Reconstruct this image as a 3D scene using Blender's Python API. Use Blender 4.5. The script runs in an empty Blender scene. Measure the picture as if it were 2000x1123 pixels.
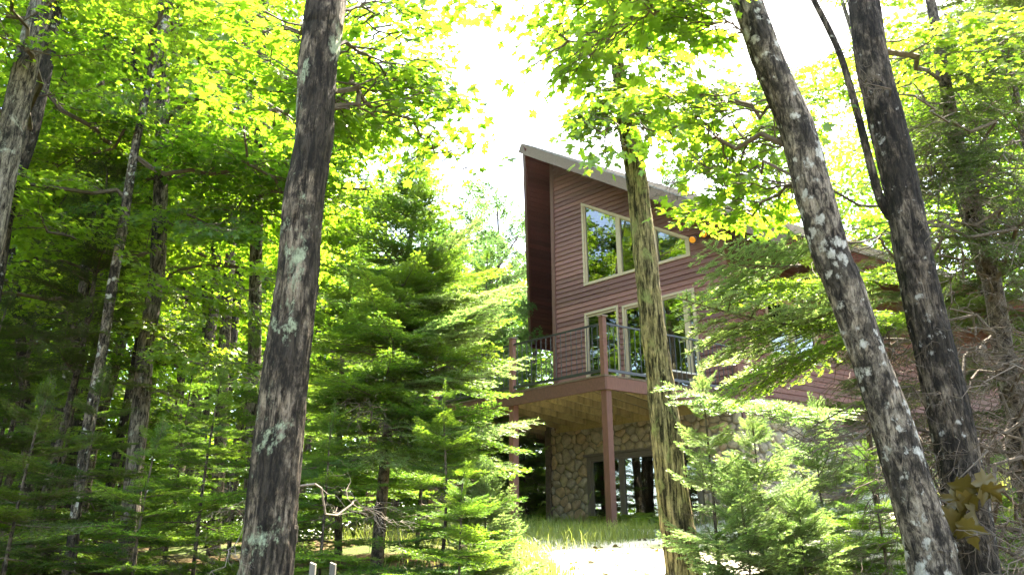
import bpy, math, random
import numpy as np
from mathutils import Matrix, Vector

# ------------------------------------------------------------------ camera, sky, sun
sc = bpy.context.scene
COL = sc.collection
EYE = 1.6
FPX = 1500.0                      # focal length in pixels of the 2000 px wide photograph
PITCH = math.atan(554 / FPX)
cam = bpy.data.cameras.new('camera'); cam.lens = 27.0; cam.sensor_width = 36.0
cam.clip_start = 0.05; cam.clip_end = 2000
camo = bpy.data.objects.new('camera', cam); COL.objects.link(camo)
camo.location = (0, 0, EYE); camo.rotation_euler = (math.radians(90) + PITCH, 0, 0)
sc.camera = camo

SUN_EL, SUN_AZ = math.radians(61), math.radians(30)     # azimuth from +Y towards +X
w = bpy.data.worlds.new('World'); sc.world = w; w.use_nodes = True
nt = w.node_tree; nt.nodes.clear()
sky = nt.nodes.new('ShaderNodeTexSky'); sky.sky_type = 'NISHITA'; sky.sun_disc = False
sky.sun_elevation = SUN_EL; sky.sun_rotation = SUN_AZ; sky.air_density = 1.0; sky.dust_density = 2.2
bg = nt.nodes.new('ShaderNodeBackground'); bg.inputs[1].default_value = 0.15
out = nt.nodes.new('ShaderNodeOutputWorld')
nt.links.new(sky.outputs[0], bg.inputs[0]); nt.links.new(bg.outputs[0], out.inputs[0])
sl = bpy.data.lights.new('sun', 'SUN'); sl.energy = 5.0; sl.angle = math.radians(0.53); sl.color = (1, .95, .86)
so = bpy.data.objects.new('sun', sl); COL.objects.link(so)
so.rotation_euler = Vector((-math.sin(SUN_AZ)*math.cos(SUN_EL), -math.cos(SUN_AZ)*math.cos(SUN_EL),
                            -math.sin(SUN_EL))).to_track_quat('-Z', 'Y').to_euler()
so.location = (0, 10, 40)
vs = sc.view_settings; vs.view_transform = 'Standard'; vs.look = 'None'; vs.exposure = 3.5; vs.gamma = 1
vs.use_curve_mapping = False
vs.use_white_balance = True; vs.white_balance_temperature = 7300; vs.white_balance_tint = 10
sc.render.engine = 'CYCLES'
cy = sc.cycles; cy.max_bounces = 9; cy.diffuse_bounces = 5; cy.glossy_bounces = 3; cy.transmission_bounces = 4
cy.transparent_max_bounces = 12; cy.use_denoising = True; cy.sample_clamp_indirect = 6.0; cy.caustics_reflective = False

rng = np.random.default_rng(7)
random.seed(7)

# ------------------------------------------------------------------ helpers
cp, sp = math.cos(PITCH), math.sin(PITCH)
def ray(u, v):
    xc = (u-1000)/FPX; yc = (561.5-v)/FPX
    return np.array([xc, cp - yc*sp, yc*cp + sp])
def at(u, v, Y):                   # world point on the vertical plane y = Y seen at that place in the photo
    r = ray(u, v); k = Y/r[1]
    return np.array([r[0]*k, Y, r[2]*k + EYE])

def link(o, parent=None):
    COL.objects.link(o)
    if parent is not None: o.parent = parent
    return o
def tag(o, label=None, cat=None, group=None, kind=None):
    if label: o['label'] = label
    if cat: o['category'] = cat
    if group: o['group'] = group
    if kind: o['kind'] = kind
    return o
def empty(name, loc, label=None, cat=None, group=None):
    o = bpy.data.objects.new(name, None); o.location = tuple(loc); link(o)
    o.empty_display_size = .1
    return tag(o, label, cat, group)

def np_mesh(name, V, F, mats, midx=None, smooth=False):
    """F: list of int arrays (M,k), k may differ from array to array"""
    if not isinstance(F, list): F = [F]
    F = [np.asarray(f, dtype=np.int32) for f in F if len(f)]
    me = bpy.data.meshes.new(name)
    V = np.asarray(V, dtype=np.float32)
    me.vertices.add(len(V)); me.vertices.foreach_set('co', V.ravel())
    loops = np.concatenate([f.ravel() for f in F]); tot = np.concatenate([np.full(len(f), f.shape[1], np.int32) for f in F])
    me.loops.add(len(loops)); me.loops.foreach_set('vertex_index', loops)
    me.polygons.add(len(tot))
    st = np.concatenate([[0], np.cumsum(tot)[:-1]]).astype(np.int32)
    me.polygons.foreach_set('loop_start', st); me.polygons.foreach_set('loop_total', tot)
    for m in (mats if isinstance(mats, (list, tuple)) else [mats]): me.materials.append(m)
    if midx is not None:
        mi = np.concatenate([np.full(len(f), i, np.int32) for f, i in zip(F, midx)])
        me.polygons.foreach_set('material_index', mi)
    me.polygons.foreach_set('use_smooth', np.full(len(tot), smooth))
    me.update(calc_edges=True)
    return me
def mobj(name, me, parent=None, loc=None):
    o = bpy.data.objects.new(name, me); link(o, parent)
    if loc is not None: o.location = tuple(loc)
    return o

class MB:
    """collects convex pieces in world space; build() writes one mesh relative to its parent"""
    def __init__(s): s.v = []; s.f = []
    def hexa(s, p):                # 8 points: bottom ring 0-3, top ring 4-7
        n = len(s.v); s.v += [tuple(q) for q in p]
        for q in ((0,3,2,1),(4,5,6,7),(0,1,5,4),(1,2,6,5),(2,3,7,6),(3,0,4,7)): s.f.append([n+i for i in q])
    def prism(s, ring, d):         # extrude polygon ring by vector d
        n = len(s.v); k = len(ring); d = np.asarray(d)
        s.v += [tuple(q) for q in ring] + [tuple(np.asarray(q)+d) for q in ring]
        s.f.append([n+i for i in range(k)][::-1]); s.f.append([n+k+i for i in range(k)])
        for i in range(k): j = (i+1) % k; s.f.append([n+i, n+j, n+k+j, n+k+i])
    def bar(s, p, q, r, seg=6, r2=None):
        p, q = np.asarray(p, float), np.asarray(q, float); d = q-p; d /= np.linalg.norm(d)
        u = np.cross(d, [0,0,1]) if abs(d[2]) < .9 else np.cross(d, [1,0,0]); u /= np.linalg.norm(u); w_ = np.cross(d, u)
        n = len(s.v); r2 = r if r2 is None else r2
        for c, rr in ((p, r), (q, r2)):
            for i in range(seg):
                t = 2*math.pi*i/seg; s.v.append(tuple(c + rr*(math.cos(t)*u + math.sin(t)*w_)))
        for i in range(seg): j = (i+1) % seg; s.f.append([n+i, n+j, n+seg+j, n+seg+i])
        s.f.append([n+i for i in range(seg)][::-1]); s.f.append([n+seg+i for i in range(seg)])
    def build(s, name, mat, parent=None, smooth=False, bevel=0):
        off = Vector((0,0,0)); q = parent
        while q is not None: off = off + q.location; q = q.parent
        me = bpy.data.meshes.new(name)
        me.from_pydata([(x-off.x, y-off.y, z-off.z) for x, y, z in s.v], [], s.f)
        me.materials.append(mat)
        import bmesh
        bm = bmesh.new(); bm.from_mesh(me); bmesh.ops.recalc_face_normals(bm, faces=bm.faces[:])
        if bevel: bmesh.ops.bevel(bm, geom=bm.edges[:], offset=bevel, segments=1, affect='EDGES')
        bm.to_mesh(me); bm.free()
        if smooth: me.polygons.foreach_set('use_smooth', [True]*len(me.polygons))
        return mobj(name, me, parent)

def hash3(ix, iy, iz, seed):
    h = (ix.astype(np.int64)*374761393 + iy.astype(np.int64)*668265263 + iz.astype(np.int64)*2147483647 + seed*1274126177) & 0xffffffff
    h = ((h ^ (h >> 13))*1274126177) & 0xffffffff
    return ((h ^ (h >> 16)) & 0xffffff)/float(0xffffff)
def vnoise(p, seed=0):
    p = np.asarray(p, float); i = np.floor(p); f = p-i; f = f*f*(3-2*f); i = i.astype(np.int64); r = 0
    for dx in (0,1):
        for dy in (0,1):
            for dz in (0,1):
                wgt = (f[:,0] if dx else 1-f[:,0])*(f[:,1] if dy else 1-f[:,1])*(f[:,2] if dz else 1-f[:,2])
                r = r + wgt*hash3(i[:,0]+dx, i[:,1]+dy, i[:,2]+dz, seed)
    return r
def fnoise(p, seed=0, octv=3):
    r = 0; a = 1.; t = 0.
    for o in range(octv): r = r + a*vnoise(p*2**o, seed+o*17); t += a; a *= .5
    return r/t

# ------------------------------------------------------------------ materials
class N:
    def __init__(s, name):
        s.m = bpy.data.materials.new(name); s.m.use_nodes = True; s.t = s.m.node_tree; s.t.nodes.clear()
        s.out = s.t.nodes.new('ShaderNodeOutputMaterial')
    def n(s, typ, **kw):
        x = s.t.nodes.new('ShaderNode'+typ)
        for k, v in kw.items():
            if k.startswith('i_'): x.inputs[k[2:].replace('_', ' ')].default_value = v
            else: setattr(x, k, v)
        return x
    def l(s, a, b): s.t.links.new(a, b)
    def ramp(s, fac, stops, interp='LINEAR'):
        r = s.n('ValToRGB'); cr = r.color_ramp; cr.interpolation = interp
        while len(cr.elements) < len(stops): cr.elements.new(.5)
        for e, (p, c) in zip(cr.elements, stops):
            e.position = p; e.color = (*c, 1) if len(c) == 3 else c
        s.l(fac, r.inputs[0]); return r.outputs[0]
    def mix(s, fac, a, b, typ='MIX'):
        x = s.n('MixRGB', blend_type=typ)
        for i, v in ((0, fac), (1, a), (2, b)):
            if hasattr(v, 'is_linked') or hasattr(v, 'links'): s.l(v, x.inputs[i])
            else: x.inputs[i].default_value = v if i == 0 else ((*v, 1) if len(v) == 3 else v)
        return x.outputs[0]
    def noise(s, vec, scale, detail=4, rough=.55, dist=0):
        x = s.n('TexNoise'); x.inputs['Scale'].default_value = scale; x.inputs['Detail'].default_value = detail
        x.inputs['Roughness'].default_value = rough; x.inputs['Distortion'].default_value = dist
        if vec is not None: s.l(vec, x.inputs['Vector'])
        return x.outputs[0]
    def mapping(s, scale, rot=(0,0,0), coord='Object'):
        tc = s.n('TexCoord'); mp = s.n('Mapping'); mp.inputs['Scale'].default_value = scale; mp.inputs['Rotation'].default_value = rot
        s.l(tc.outputs[coord], mp.inputs[0]); return mp.outputs[0]
    def bump(s, h, strength=.4, dist=.01):
        b = s.n('Bump'); b.inputs['Strength'].default_value = strength; b.inputs['Distance'].default_value = dist
        s.l(h, b.inputs['Height']); return b.outputs[0]
    def princ(s, col, rough=.7, normal=None, spec=.5, metal=0.0):
        p = s.n('BsdfPrincipled')
        if hasattr(col, 'links'): s.l(col, p.inputs['Base Color'])
        else: p.inputs['Base Color'].default_value = (*col, 1)
        if hasattr(rough, 'links'): s.l(rough, p.inputs['Roughness'])
        else: p.inputs['Roughness'].default_value = rough
        p.inputs['Specular IOR Level'].default_value = spec; p.inputs['Metallic'].default_value = metal
        if normal is not None: s.l(normal, p.inputs['Normal'])
        s.l(p.outputs[0], s.out.inputs[0]); return s.m

def leaf_mat(name, dark, light, tr_dark, tr_light, trans=.5, gloss=.04, rough=.4):
    m = N(name); g = m.n('NewGeometry'); oi = m.n('ObjectInfo')
    tc = m.n('TexCoord'); nz = m.noise(tc.outputs['Object'], 1.3, 2)
    ad = m.n('Math', operation='ADD'); m.l(g.outputs['Random Per Island'], ad.inputs[0]); m.l(nz, ad.inputs[1])
    ad2 = m.n('Math', operation='ADD'); m.l(ad.outputs[0], ad2.inputs[0]); m.l(oi.outputs['Random'], ad2.inputs[1])
    dv = m.n('Math', operation='MULTIPLY'); m.l(ad2.outputs[0], dv.inputs[0]); dv.inputs[1].default_value = .345
    c1 = m.ramp(dv.outputs[0], [(.22, dark), (.66, light), (.80, (light[0]*1.25, light[1]*1.05, light[2]))]); c2 = m.ramp(dv.outputs[0], [(.22, tr_dark), (.66, tr_light), (.80, (tr_light[0]*1.14, tr_light[1]*1.02, tr_light[2]))])
    d = m.n('BsdfDiffuse'); t = m.n('BsdfTranslucent'); m.l(c1, d.inputs[0]); m.l(c2, t.inputs[0])
    x = m.n('MixShader'); x.inputs[0].default_value = trans; m.l(d.outputs[0], x.inputs[1]); m.l(t.outputs[0], x.inputs[2])
    gl = m.n('BsdfGlossy'); gl.inputs['Roughness'].default_value = rough
    y = m.n('MixShader'); y.inputs[0].default_value = gloss; m.l(x.outputs[0], y.inputs[1]); m.l(gl.outputs[0], y.inputs[2])
    m.l(y.outputs[0], m.out.inputs[0]); return m.m

def bark_mat(name, c_dark, c_mid, c_light, lichen, lich_lo, lich_hi, black=.5, lscale=5.0, vstretch=.16, bumpd=.02, spots=False):
    m = N(name); v = m.mapping((1, 1, vstretch)); v1 = m.mapping((1, 1, .6))
    fur = m.noise(v, 30, 9, .74, .6); fine = m.noise(v1, 70, 6, .75); mid = m.noise(v1, 11, 7, .72)
    hair = tuple(c*.18 for c in c_dark)
    col = m.ramp(fur, [(.36, hair), (.45, c_dark), (.53, c_mid), (.66, c_light)])
    col = m.mix(1, col, m.ramp(mid, [(.34, (.42,.40,.38)), (.5, (.9,.9,.9)), (.66, (1.25,1.2,1.15))]), 'MULTIPLY')
    big = m.noise(v1, 3.0, 9, .72)
    col = m.mix(m.ramp(big, [(black-.03, (0,0,0)), (black+.05, (1,1,1))]), m.mix(.82, col, (.011,.0095,.008)), col)
    tc = m.n('TexCoord'); nz = m.n('TexNoise'); nz.inputs['Scale'].default_value = 16; nz.inputs['Detail'].default_value = 4
    m.l(tc.outputs['Object'], nz.inputs['Vector'])
    if spots:
        wm = m.mix(.085, tc.outputs['Object'], nz.outputs[1], 'ADD'); vo = m.n('TexVoronoi'); vo.inputs['Scale'].default_value = lscale; m.l(wm, vo.inputs['Vector'])
        sel = m.noise(v1, 3.4, 4, .6); s2 = m.n('Math', operation='MULTIPLY_ADD'); m.l(sel, s2.inputs[0]); s2.inputs[1].default_value = 1.7; s2.inputs[2].default_value = -.50
        sub = m.n('Math', operation='SUBTRACT'); m.l(s2.outputs[0], sub.inputs[0]); m.l(vo.outputs['Distance'], sub.inputs[1])
        q = m.n('Math', operation='MULTIPLY_ADD'); m.l(fine, q.inputs[0]); q.inputs[1].default_value = .95; m.l(sub.outputs[0], q.inputs[2])
        msk = m.ramp(q.outputs[0], [(lich_lo, (0,0,0)), (lich_hi, (1,1,1))])
    else:
        q = m.n('Math', operation='MULTIPLY_ADD'); m.l(fine, q.inputs[0]); q.inputs[1].default_value = .22; m.l(m.noise(v1, lscale, 7, .66, .4), q.inputs[2])
        msk = m.ramp(q.outputs[0], [(lich_lo+.11, (0,0,0)), (lich_hi+.13, (1,1,1))])
    lc = m.mix(m.ramp(m.noise(v1, 45, 4, .7), [(.35,(0,0,0)),(.65,(1,1,1))]), tuple(c*.55 for c in lichen), lichen)
    col = m.mix(msk, col, lc)
    hgt = m.n('Math', operation='MULTIPLY_ADD'); m.l(fine, hgt.inputs[0]); hgt.inputs[1].default_value = .35; m.l(fur, hgt.inputs[2])
    nrm = m.bump(hgt.outputs[0], 1.0, bumpd)
    return m.princ(col, .92, nrm, .15)

def wood_mat(name, c1, c2, scale=(6,6,.6), rough=.6, spec=.35, bump=.15, stain=None):
    m = N(name); v = m.mapping(scale); oi = m.n('ObjectInfo')
    g = m.noise(v, 9, 5, .6, .4)
    col = m.ramp(g, [(.3, c1), (.7, c2)])
    hs = m.n('HueSaturation'); m.l(col, hs.inputs['Color'])
    mr = m.n('MapRange'); mr.inputs['To Min'].default_value = .72; mr.inputs['To Max'].default_value = 1.2
    m.l(oi.outputs['Random'], mr.inputs[0]); m.l(mr.outputs[0], hs.inputs['Value']); col = hs.outputs[0]
    if stain:
        s_ = m.noise(m.mapping((8, 8, .5)), .7, 5, .65)
        col = m.mix(m.ramp(s_, [(.47, (0,0,0)), (.62, (1,1,1))]), col, stain)
    return m.princ(col, rough, m.bump(g, bump, .004), spec)

def flat_mat(name, col, rough=.6, spec=.4, var=.12, metal=0.0, nscale=14):
    m = N(name); n_ = m.noise(m.mapping((1,1,1)), nscale, 4)
    c = m.ramp(n_, [(.3, tuple(x*(1-var) for x in col)), (.7, tuple(min(1, x*(1+var)) for x in col))])
    return m.princ(c, rough, m.bump(n_, .1, .003), spec, metal)

M = {}
M['leaf'] = leaf_mat('maple_leaf', (.032,.078,.007), (.08,.15,.012), (.12,.29,.012), (.34,.54,.03), .58, .04)
M['leaf_far'] = leaf_mat('far_leaf', (.035,.085,.009), (.085,.155,.016), (.13,.30,.015), (.34,.54,.035), .58, .02)
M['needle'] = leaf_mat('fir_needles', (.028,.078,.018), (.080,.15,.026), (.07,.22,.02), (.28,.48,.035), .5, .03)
M['needle_young_lit'] = leaf_mat('sunlit_young_fir_needles', (.080,.145,.045), (.145,.20,.085), (.16,.34,.06), (.36,.54,.13), .48, .06)  # new growth, its colour lightened further to paint strong sunlight
M['needle_dark'] = leaf_mat('hemlock_shaded_fir_needles', (.016,.040,.010), (.05,.092,.017), (.04,.10,.010), (.15,.24,.02), .4, .02)
M['needle_dead'] = leaf_mat('dead_needles', (.07,.032,.016), (.14,.07,.035), (.09,.04,.015), (.16,.08,.03), .3, .02)
M['grass'] = leaf_mat('grass_blades', (.06,.11,.02), (.17,.20,.05), (.12,.22,.02), (.34,.42,.07), .45, .05)
M['fern'] = leaf_mat('fern_fronds', (.07,.14,.015), (.14,.20,.02), (.16,.30,.02), (.36,.5,.03), .5, .04)
M['dead_leaf'] = leaf_mat('dry_yellow_leaf', (.035,.030,.008), (.085,.062,.014), (.07,.06,.008), (.15,.115,.015), .3, .03)
M['bark_lichen'] = bark_mat('bark_with_green_lichen', (.050,.039,.029), (.18,.142,.106), (.35,.285,.215), (.36,.41,.28), .575, .62, .525, 3.2, .2, .03)
M['bark_spots'] = bark_mat('bark_with_pale_spots', (.058,.047,.037), (.20,.163,.126), (.36,.31,.245), (.46,.44,.39), .54, .72, .50, 11, .30, .022, True)
M['bark_black'] = bark_mat('dark_bark', (.038,.030,.022), (.125,.10,.076), (.24,.195,.15), (.40,.38,.34), .66, .86, .51, 12, .22, .03, True)
M['bark_furrow'] = bark_mat('furrowed_bark', (.055,.045,.021), (.29,.235,.115), (.54,.44,.23), (.30,.32,.12), .545, .66, .40, 6.0, .10, .045)
M['bark_grey'] = bark_mat('grey_bark', (.045,.038,.030), (.15,.128,.10), (.27,.235,.19), (.36,.37,.30), .60, .68, .44, 5.0, .2, .02)
M['bark_fir'] = bark_mat('fir_bark', (.04,.032,.024), (.105,.085,.064), (.17,.14,.108), (.26,.27,.20), .60, .68, .40, 7.0, .5, .008)
M['twig'] = flat_mat('twig_wood', (.095,.074,.054), .85, .2, .3)
M['twig_pale'] = flat_mat('pale_dead_wood', (.20,.165,.13), .85, .2, .3)
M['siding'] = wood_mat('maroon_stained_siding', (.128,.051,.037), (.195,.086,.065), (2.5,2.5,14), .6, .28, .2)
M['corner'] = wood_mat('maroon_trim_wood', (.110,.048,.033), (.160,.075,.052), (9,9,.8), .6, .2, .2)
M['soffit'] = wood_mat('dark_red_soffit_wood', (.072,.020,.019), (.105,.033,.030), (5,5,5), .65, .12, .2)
M['fascia'] = wood_mat('taupe_fascia_wood', (.15,.11,.086), (.21,.155,.12), (3,3,3), .65, .15, .1)
M['trim'] = flat_mat('tan_window_trim', (.36,.275,.165), .5, .5, .08)
M['bronze'] = flat_mat('brown_window_frame', (.105,.085,.065), .45, .5, .1)
M['deckwood'] = wood_mat('deck_stained_wood', (.075,.036,.025), (.115,.056,.040), (3,3,3), .65, .15, .2)
M['decktop'] = wood_mat('weathered_shaded_decking', (.075,.050,.030), (.13,.09,.055), (3,3,3), .7, .3, .2)  # weathered boards, darkened so the underside paints shade between the joists
M['joist'] = wood_mat('treated_joist_wood', (.33,.245,.10), (.47,.36,.165), (3,3,3), .7, .3, .2, (.25,.185,.08))
M['metal'] = flat_mat('black_metal', (.012,.012,.013), .4, .5, .1, .0)
M['interior'] = wood_mat('interior_pine_wall', (.24,.13,.055), (.33,.19,.085), (2,2,10), .6, .3, .1)
M['dark_int'] = flat_mat('dim_interior_floor', (.08,.06,.045), .7)
M['mortar'] = flat_mat('mortar', (.19,.165,.125), .95, .1, .25, 0, 60)
M['pale_table'] = flat_mat('pale_tabletop', (.55,.50,.42), .5)
M['wicker'] = flat_mat('grey_weathered_slat', (.38,.36,.34), .7)
M['lamp_amber'] = flat_mat('amber_lamp_glass', (.95,.36,.03), .25, .6, .05)
M['stake'] = wood_mat('weathered_grey_stake', (.10,.092,.078), (.17,.155,.13), (9,9,.8), .85, .2, .3)
m = N('shingles'); br = m.n('TexBrick'); m.l(m.mapping((1,1,1), coord='UV'), br.inputs[0])
sh = m.noise(m.mapping((1,1,1)), 30, 4)
M['shingle'] = m.princ(m.ramp(sh, [(.3, (.17,.155,.145)), (.7, (.30,.28,.265))]), .9, m.bump(sh, .4, .01), .3)
m = N('fieldstone'); oi = m.n('ObjectInfo'); nz = m.noise(m.mapping((1,1,1)), 13, 6, .65)
base = m.ramp(oi.outputs['Random'], [(0,(0.277,0.235,0.167)),(.18,(0.391,0.318,0.214)),(.34,(0.296,0.266,0.217)),(.5,(0.246,0.228,0.197)),(.66,(0.427,0.305,0.189)),(.82,(0.329,0.280,0.207)),(1,(0.384,0.341,0.275))])
M['stone'] = m.princ(m.mix(.75, base, m.ramp(nz, [(.3,(.45,.45,.45)),(.7,(1.25,1.2,1.1))]), 'MULTIPLY'), .85, m.bump(nz, .5, .02), .3)
m = N('boulder'); nz = m.noise(m.mapping((1,1,1)), 8, 6, .65)
M['boulder'] = m.princ(m.ramp(nz, [(.3,(.05,.045,.04)),(.7,(.16,.145,.13))]), .9, m.bump(nz, .6, .03), .2)
m = N('glass_pane'); fr = m.n('Fresnel'); fr.inputs[0].default_value = 1.7
mr = m.n('MapRange'); mr.inputs['To Min'].default_value = .10; mr.inputs['To Max'].default_value = 1.0; m.l(fr.outputs[0], mr.inputs[0])
tb = m.n('BsdfTransparent'); tb.inputs[0].default_value = (.62,.66,.62,1); gb = m.n('BsdfGlossy'); gb.inputs['Roughness'].default_value = 0.0
wv = m.bump(m.noise(m.mapping((1,1,1)), 1.2, 1), .02, .05); m.l(wv, gb.inputs['Normal'])
gb.inputs[0].default_value = (.95,.97,.95,1)
ms = m.n('MixShader'); m.l(mr.outputs[0], ms.inputs[0]); m.l(tb.outputs[0], ms.inputs[1]); m.l(gb.outputs[0], ms.inputs[2]); m.l(ms.outputs[0], m.out.inputs[0])
M['glass'] = m.m
m = N('forest_floor'); v = m.mapping((1,1,1)); n1 = m.noise(v, 14, 8, .75); n2 = m.noise(v, .7, 4)
c = m.ramp(n1, [(.35,(.035,.024,.014)),(.5,(.10,.065,.035)),(.62,(.17,.115,.06)),(.7,(.07,.085,.02))])
c = m.mix(m.ramp(n2, [(.45,(0,0,0)),(.62,(1,1,1))]), c, m.ramp(n1, [(.35,(.03,.05,.012)),(.65,(.10,.13,.035))]))
M['ground'] = m.princ(c, .95, m.bump(n1, 1, .05), .1)
m = N('pale_gravel'); v = m.mapping((1,1,1)); n1 = m.noise(v, 60, 6, .8); n2 = m.noise(v, 1.4, 5)
c = m.ramp(n1, [(.3,(.46,.42,.35)),(.7,(.70,.65,.56))])
c = m.mix(m.ramp(n2, [(.5,(0,0,0)),(.66,(1,1,1))]), c, (.40,.40,.19))
M['gravel'] = m.princ(c, .95, m.bump(n1, .8, .02), .2)

# ------------------------------------------------------------------ terrain
def sstep(a, b, x):
    t = np.clip((np.asarray(x, float)-a)/(b-a), 0, 1); return t*t*(3-2*t)
def ground(x, y):
    x = np.asarray(x, float); y = np.asarray(y, float)
    z = np.interp(y, [-40, 0, 3, 9, 15, 22, 60, 400], [-1.5, 0, .45, 1.58, 2.33, 2.55, 3.2, 6])
    z = z + .20*np.clip(x-3.2, 0, 8)*sstep(4, 12, y)
    z = z - .05*np.clip(-x-1, 0, 30)
    p = np.stack([np.broadcast_to(x, np.broadcast(x, y).shape).ravel()*.5, np.broadcast_to(y, np.broadcast(x, y).shape).ravel()*.5, np.zeros(np.broadcast(x, y).size)], 1)
    return z + ((vnoise(p, 5)-.5)*.16).reshape(z.shape)
def gz(x, y): return float(ground(np.array([x]), np.array([y]))[0])
def axis(a, b, fa, fb, n, ext):
    core = np.linspace(a, b, n); lo = a-np.geomspace(1, ext, 22); hi = b+np.geomspace(1, ext, 22)
    return np.concatenate([lo[::-1], core, hi])
gx = axis(-18, 18, 0, 0, 100, 400); gy = axis(-6, 30, 0, 0, 100, 500)
X, Y = np.meshgrid(gx, gy); Z = ground(X, Y)
nx = len(gx); idx = np.arange(len(gx)*len(gy)).reshape(len(gy), nx)
Fq = np.stack([idx[:-1,:-1], idx[:-1,1:], idx[1:,1:], idx[1:,:-1]], -1).reshape(-1, 4)
g = mobj('ground', np_mesh('ground', np.stack([X.ravel(), Y.ravel(), Z.ravel()], 1), Fq, M['ground'], smooth=True)); tag(g, kind='structure')
# sunlit gravel drive in front of the house
ys = np.linspace(7.0, 16.4, 48); left = np.interp(ys, [7, 8.5, 11, 14, 16.4], [.62, .42, .15, -.3, -.6]) + .12*np.sin(ys*3.1)
right = np.interp(ys, [7, 8.5, 11, 14, 16.4], [3.4, 4.6, 6.2, 7.6, 9.5]) + .2*np.sin(ys*2.3)
tt = np.linspace(0, 1, 40); X = left[:,None]*(1-tt) + right[:,None]*tt; Y = np.repeat(ys[:,None], 40, 1)
Z = ground(X, Y) + .03
idx = np.arange(X.size).reshape(X.shape); Fq = np.stack([idx[:-1,:-1], idx[:-1,1:], idx[1:,1:], idx[1:,:-1]], -1).reshape(-1, 4)
g = mobj('gravel_drive', np_mesh('gravel_drive', np.stack([X.ravel(), Y.ravel(), Z.ravel()], 1), Fq, M['gravel'], smooth=True)); tag(g, kind='structure')

# ------------------------------------------------------------------ the house
a2 = np.array([-.74836, .66329]); b2 = np.array([.86947, .49399])
n1v = np.array([-a2[1], a2[0]]); n1v = n1v if n1v[1] < 0 else -n1v        # outward of the prow wall
n2v = np.array([b2[1], -b2[0]])                                           # outward of the side wall
P2 = np.array([4.5211, 15.0741]); C2 = np.array([1.6590, 13.4480]); ZD = 3.2716 + EYE
DEPTH = 3.2918; TL = 4.56
def F1(t, z, o=0.): q = P2 + a2*t + n1v*o; return np.array([q[0], q[1], ZD+z])
def F2(t, z, o=0.): q = P2 + b2*t + n2v*o; return np.array([q[0], q[1], ZD+z])
def DK(t, s, z): q = C2 + a2*t + b2*s; return np.array([q[0], q[1], ZD+z])     # deck: t along the front edge, s towards the wall
L2 = P2 + a2*TL
house = empty('house', (L2[0]+2, L2[1], gz(2, 16)), 'maroon wood cabin with steep prow roof, tall trapezoid windows and fieldstone basement', 'house')

# roof: ridge along b2 through the prow point
r = ray(1021, 280)
o_ = None
A_ = np.array([[b2[0], r[0]], [b2[1], r[1]]]); sol = np.linalg.solve(A_, L2); o_ = sol[0]; kk = sol[1]
TIP = np.array([L2[0]-o_*b2[0], L2[1]-o_*b2[1], r[2]*kk + EYE])
dR = -a2; cR = n2v; SL = .725
dropR = SL*float(dR @ cR)
sR = 6.6
dL = np.array([math.sin(math.radians(2.6)), math.cos(math.radians(2.6))])
sL = 5.9; dropL = (TIP[2]-(8.35*.82+EYE))/sL
LB = 13.0
b3 = np.array([b2[0], b2[1], 0.])
def RR(s, k): return TIP + np.array([dR[0]*s, dR[1]*s, -dropR*s]) + b3*k
def RL(s, k): return TIP + np.array([dL[0]*s, dL[1]*s, -dropL*s]) + b3*k
nR = np.cross(b3, np.array([dR[0], dR[1], -dropR])); nR /= np.linalg.norm(nR); nR = nR if nR[2] > 0 else -nR
nL = np.cross(b3, np.array([dL[0], dL[1], -dropL])); nL /= np.linalg.norm(nL); nL = nL if nL[2] > 0 else -nL
TH = .24
def slab(RF, nn, s0, s1, k0, k1, o0, o1):
    mb = MB(); c = [(s0,k0),(s1,k0),(s1,k1),(s0,k1)]
    mb.hexa([RF(s,k)+nn*o0 for s,k in c] + [RF(s,k)+nn*o1 for s,k in c]); return mb
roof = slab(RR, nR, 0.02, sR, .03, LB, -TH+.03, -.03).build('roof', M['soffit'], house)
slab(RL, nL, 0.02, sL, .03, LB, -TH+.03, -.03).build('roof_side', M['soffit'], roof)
# shingle courses on the sunlit slope and the other one
nsh = 26
for k in range(nsh):
    s0 = sR*k/nsh; s1 = sR*(k+1)/nsh + .06
    mb = MB(); e = .012
    mb.hexa([RR(s0,-.02)+nR*-.028, RR(s1,-.02)+nR*-.012, RR(s1,LB)+nR*-.012, RR(s0,LB)+nR*-.028,
             RR(s0,-.02)+nR*-.012, RR(s1,-.02)+nR*.014, RR(s1,LB)+nR*.014, RR(s0,LB)+nR*-.012])
    mb.build('shingle_course', M['shingle'], roof)
slab(RL, nL, 0, sL, -.02, LB, -.028, .0).build('shingle_sheet', M['shingle'], roof)
# fascia (barge boards) and soffit boards
slab(RR, nR, -.02, sR+.03, -.035, .025, -TH-.03, -.03).build('barge_board', M['fascia'], house)
slab(RL, nL, .03, sL+.03, -.03, .025, -TH-.03, -.03).build('barge_board', M['soffit'], house)
slab(RR, nR, sR, sR+.04, .03, LB, -TH-.03, -.03).build('eave_board', M['soffit'], house)
slab(RL, nL, sL, sL+.04, .03, LB, -TH-.03, -.03).build('eave_board', M['soffit'], house)
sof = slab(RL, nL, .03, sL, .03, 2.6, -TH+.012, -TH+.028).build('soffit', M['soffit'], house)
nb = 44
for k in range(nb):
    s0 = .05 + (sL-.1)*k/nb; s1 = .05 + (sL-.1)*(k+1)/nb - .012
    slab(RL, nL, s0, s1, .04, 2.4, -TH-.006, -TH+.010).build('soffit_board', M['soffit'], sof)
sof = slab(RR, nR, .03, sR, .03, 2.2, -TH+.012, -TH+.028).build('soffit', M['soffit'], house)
nb = 48
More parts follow.
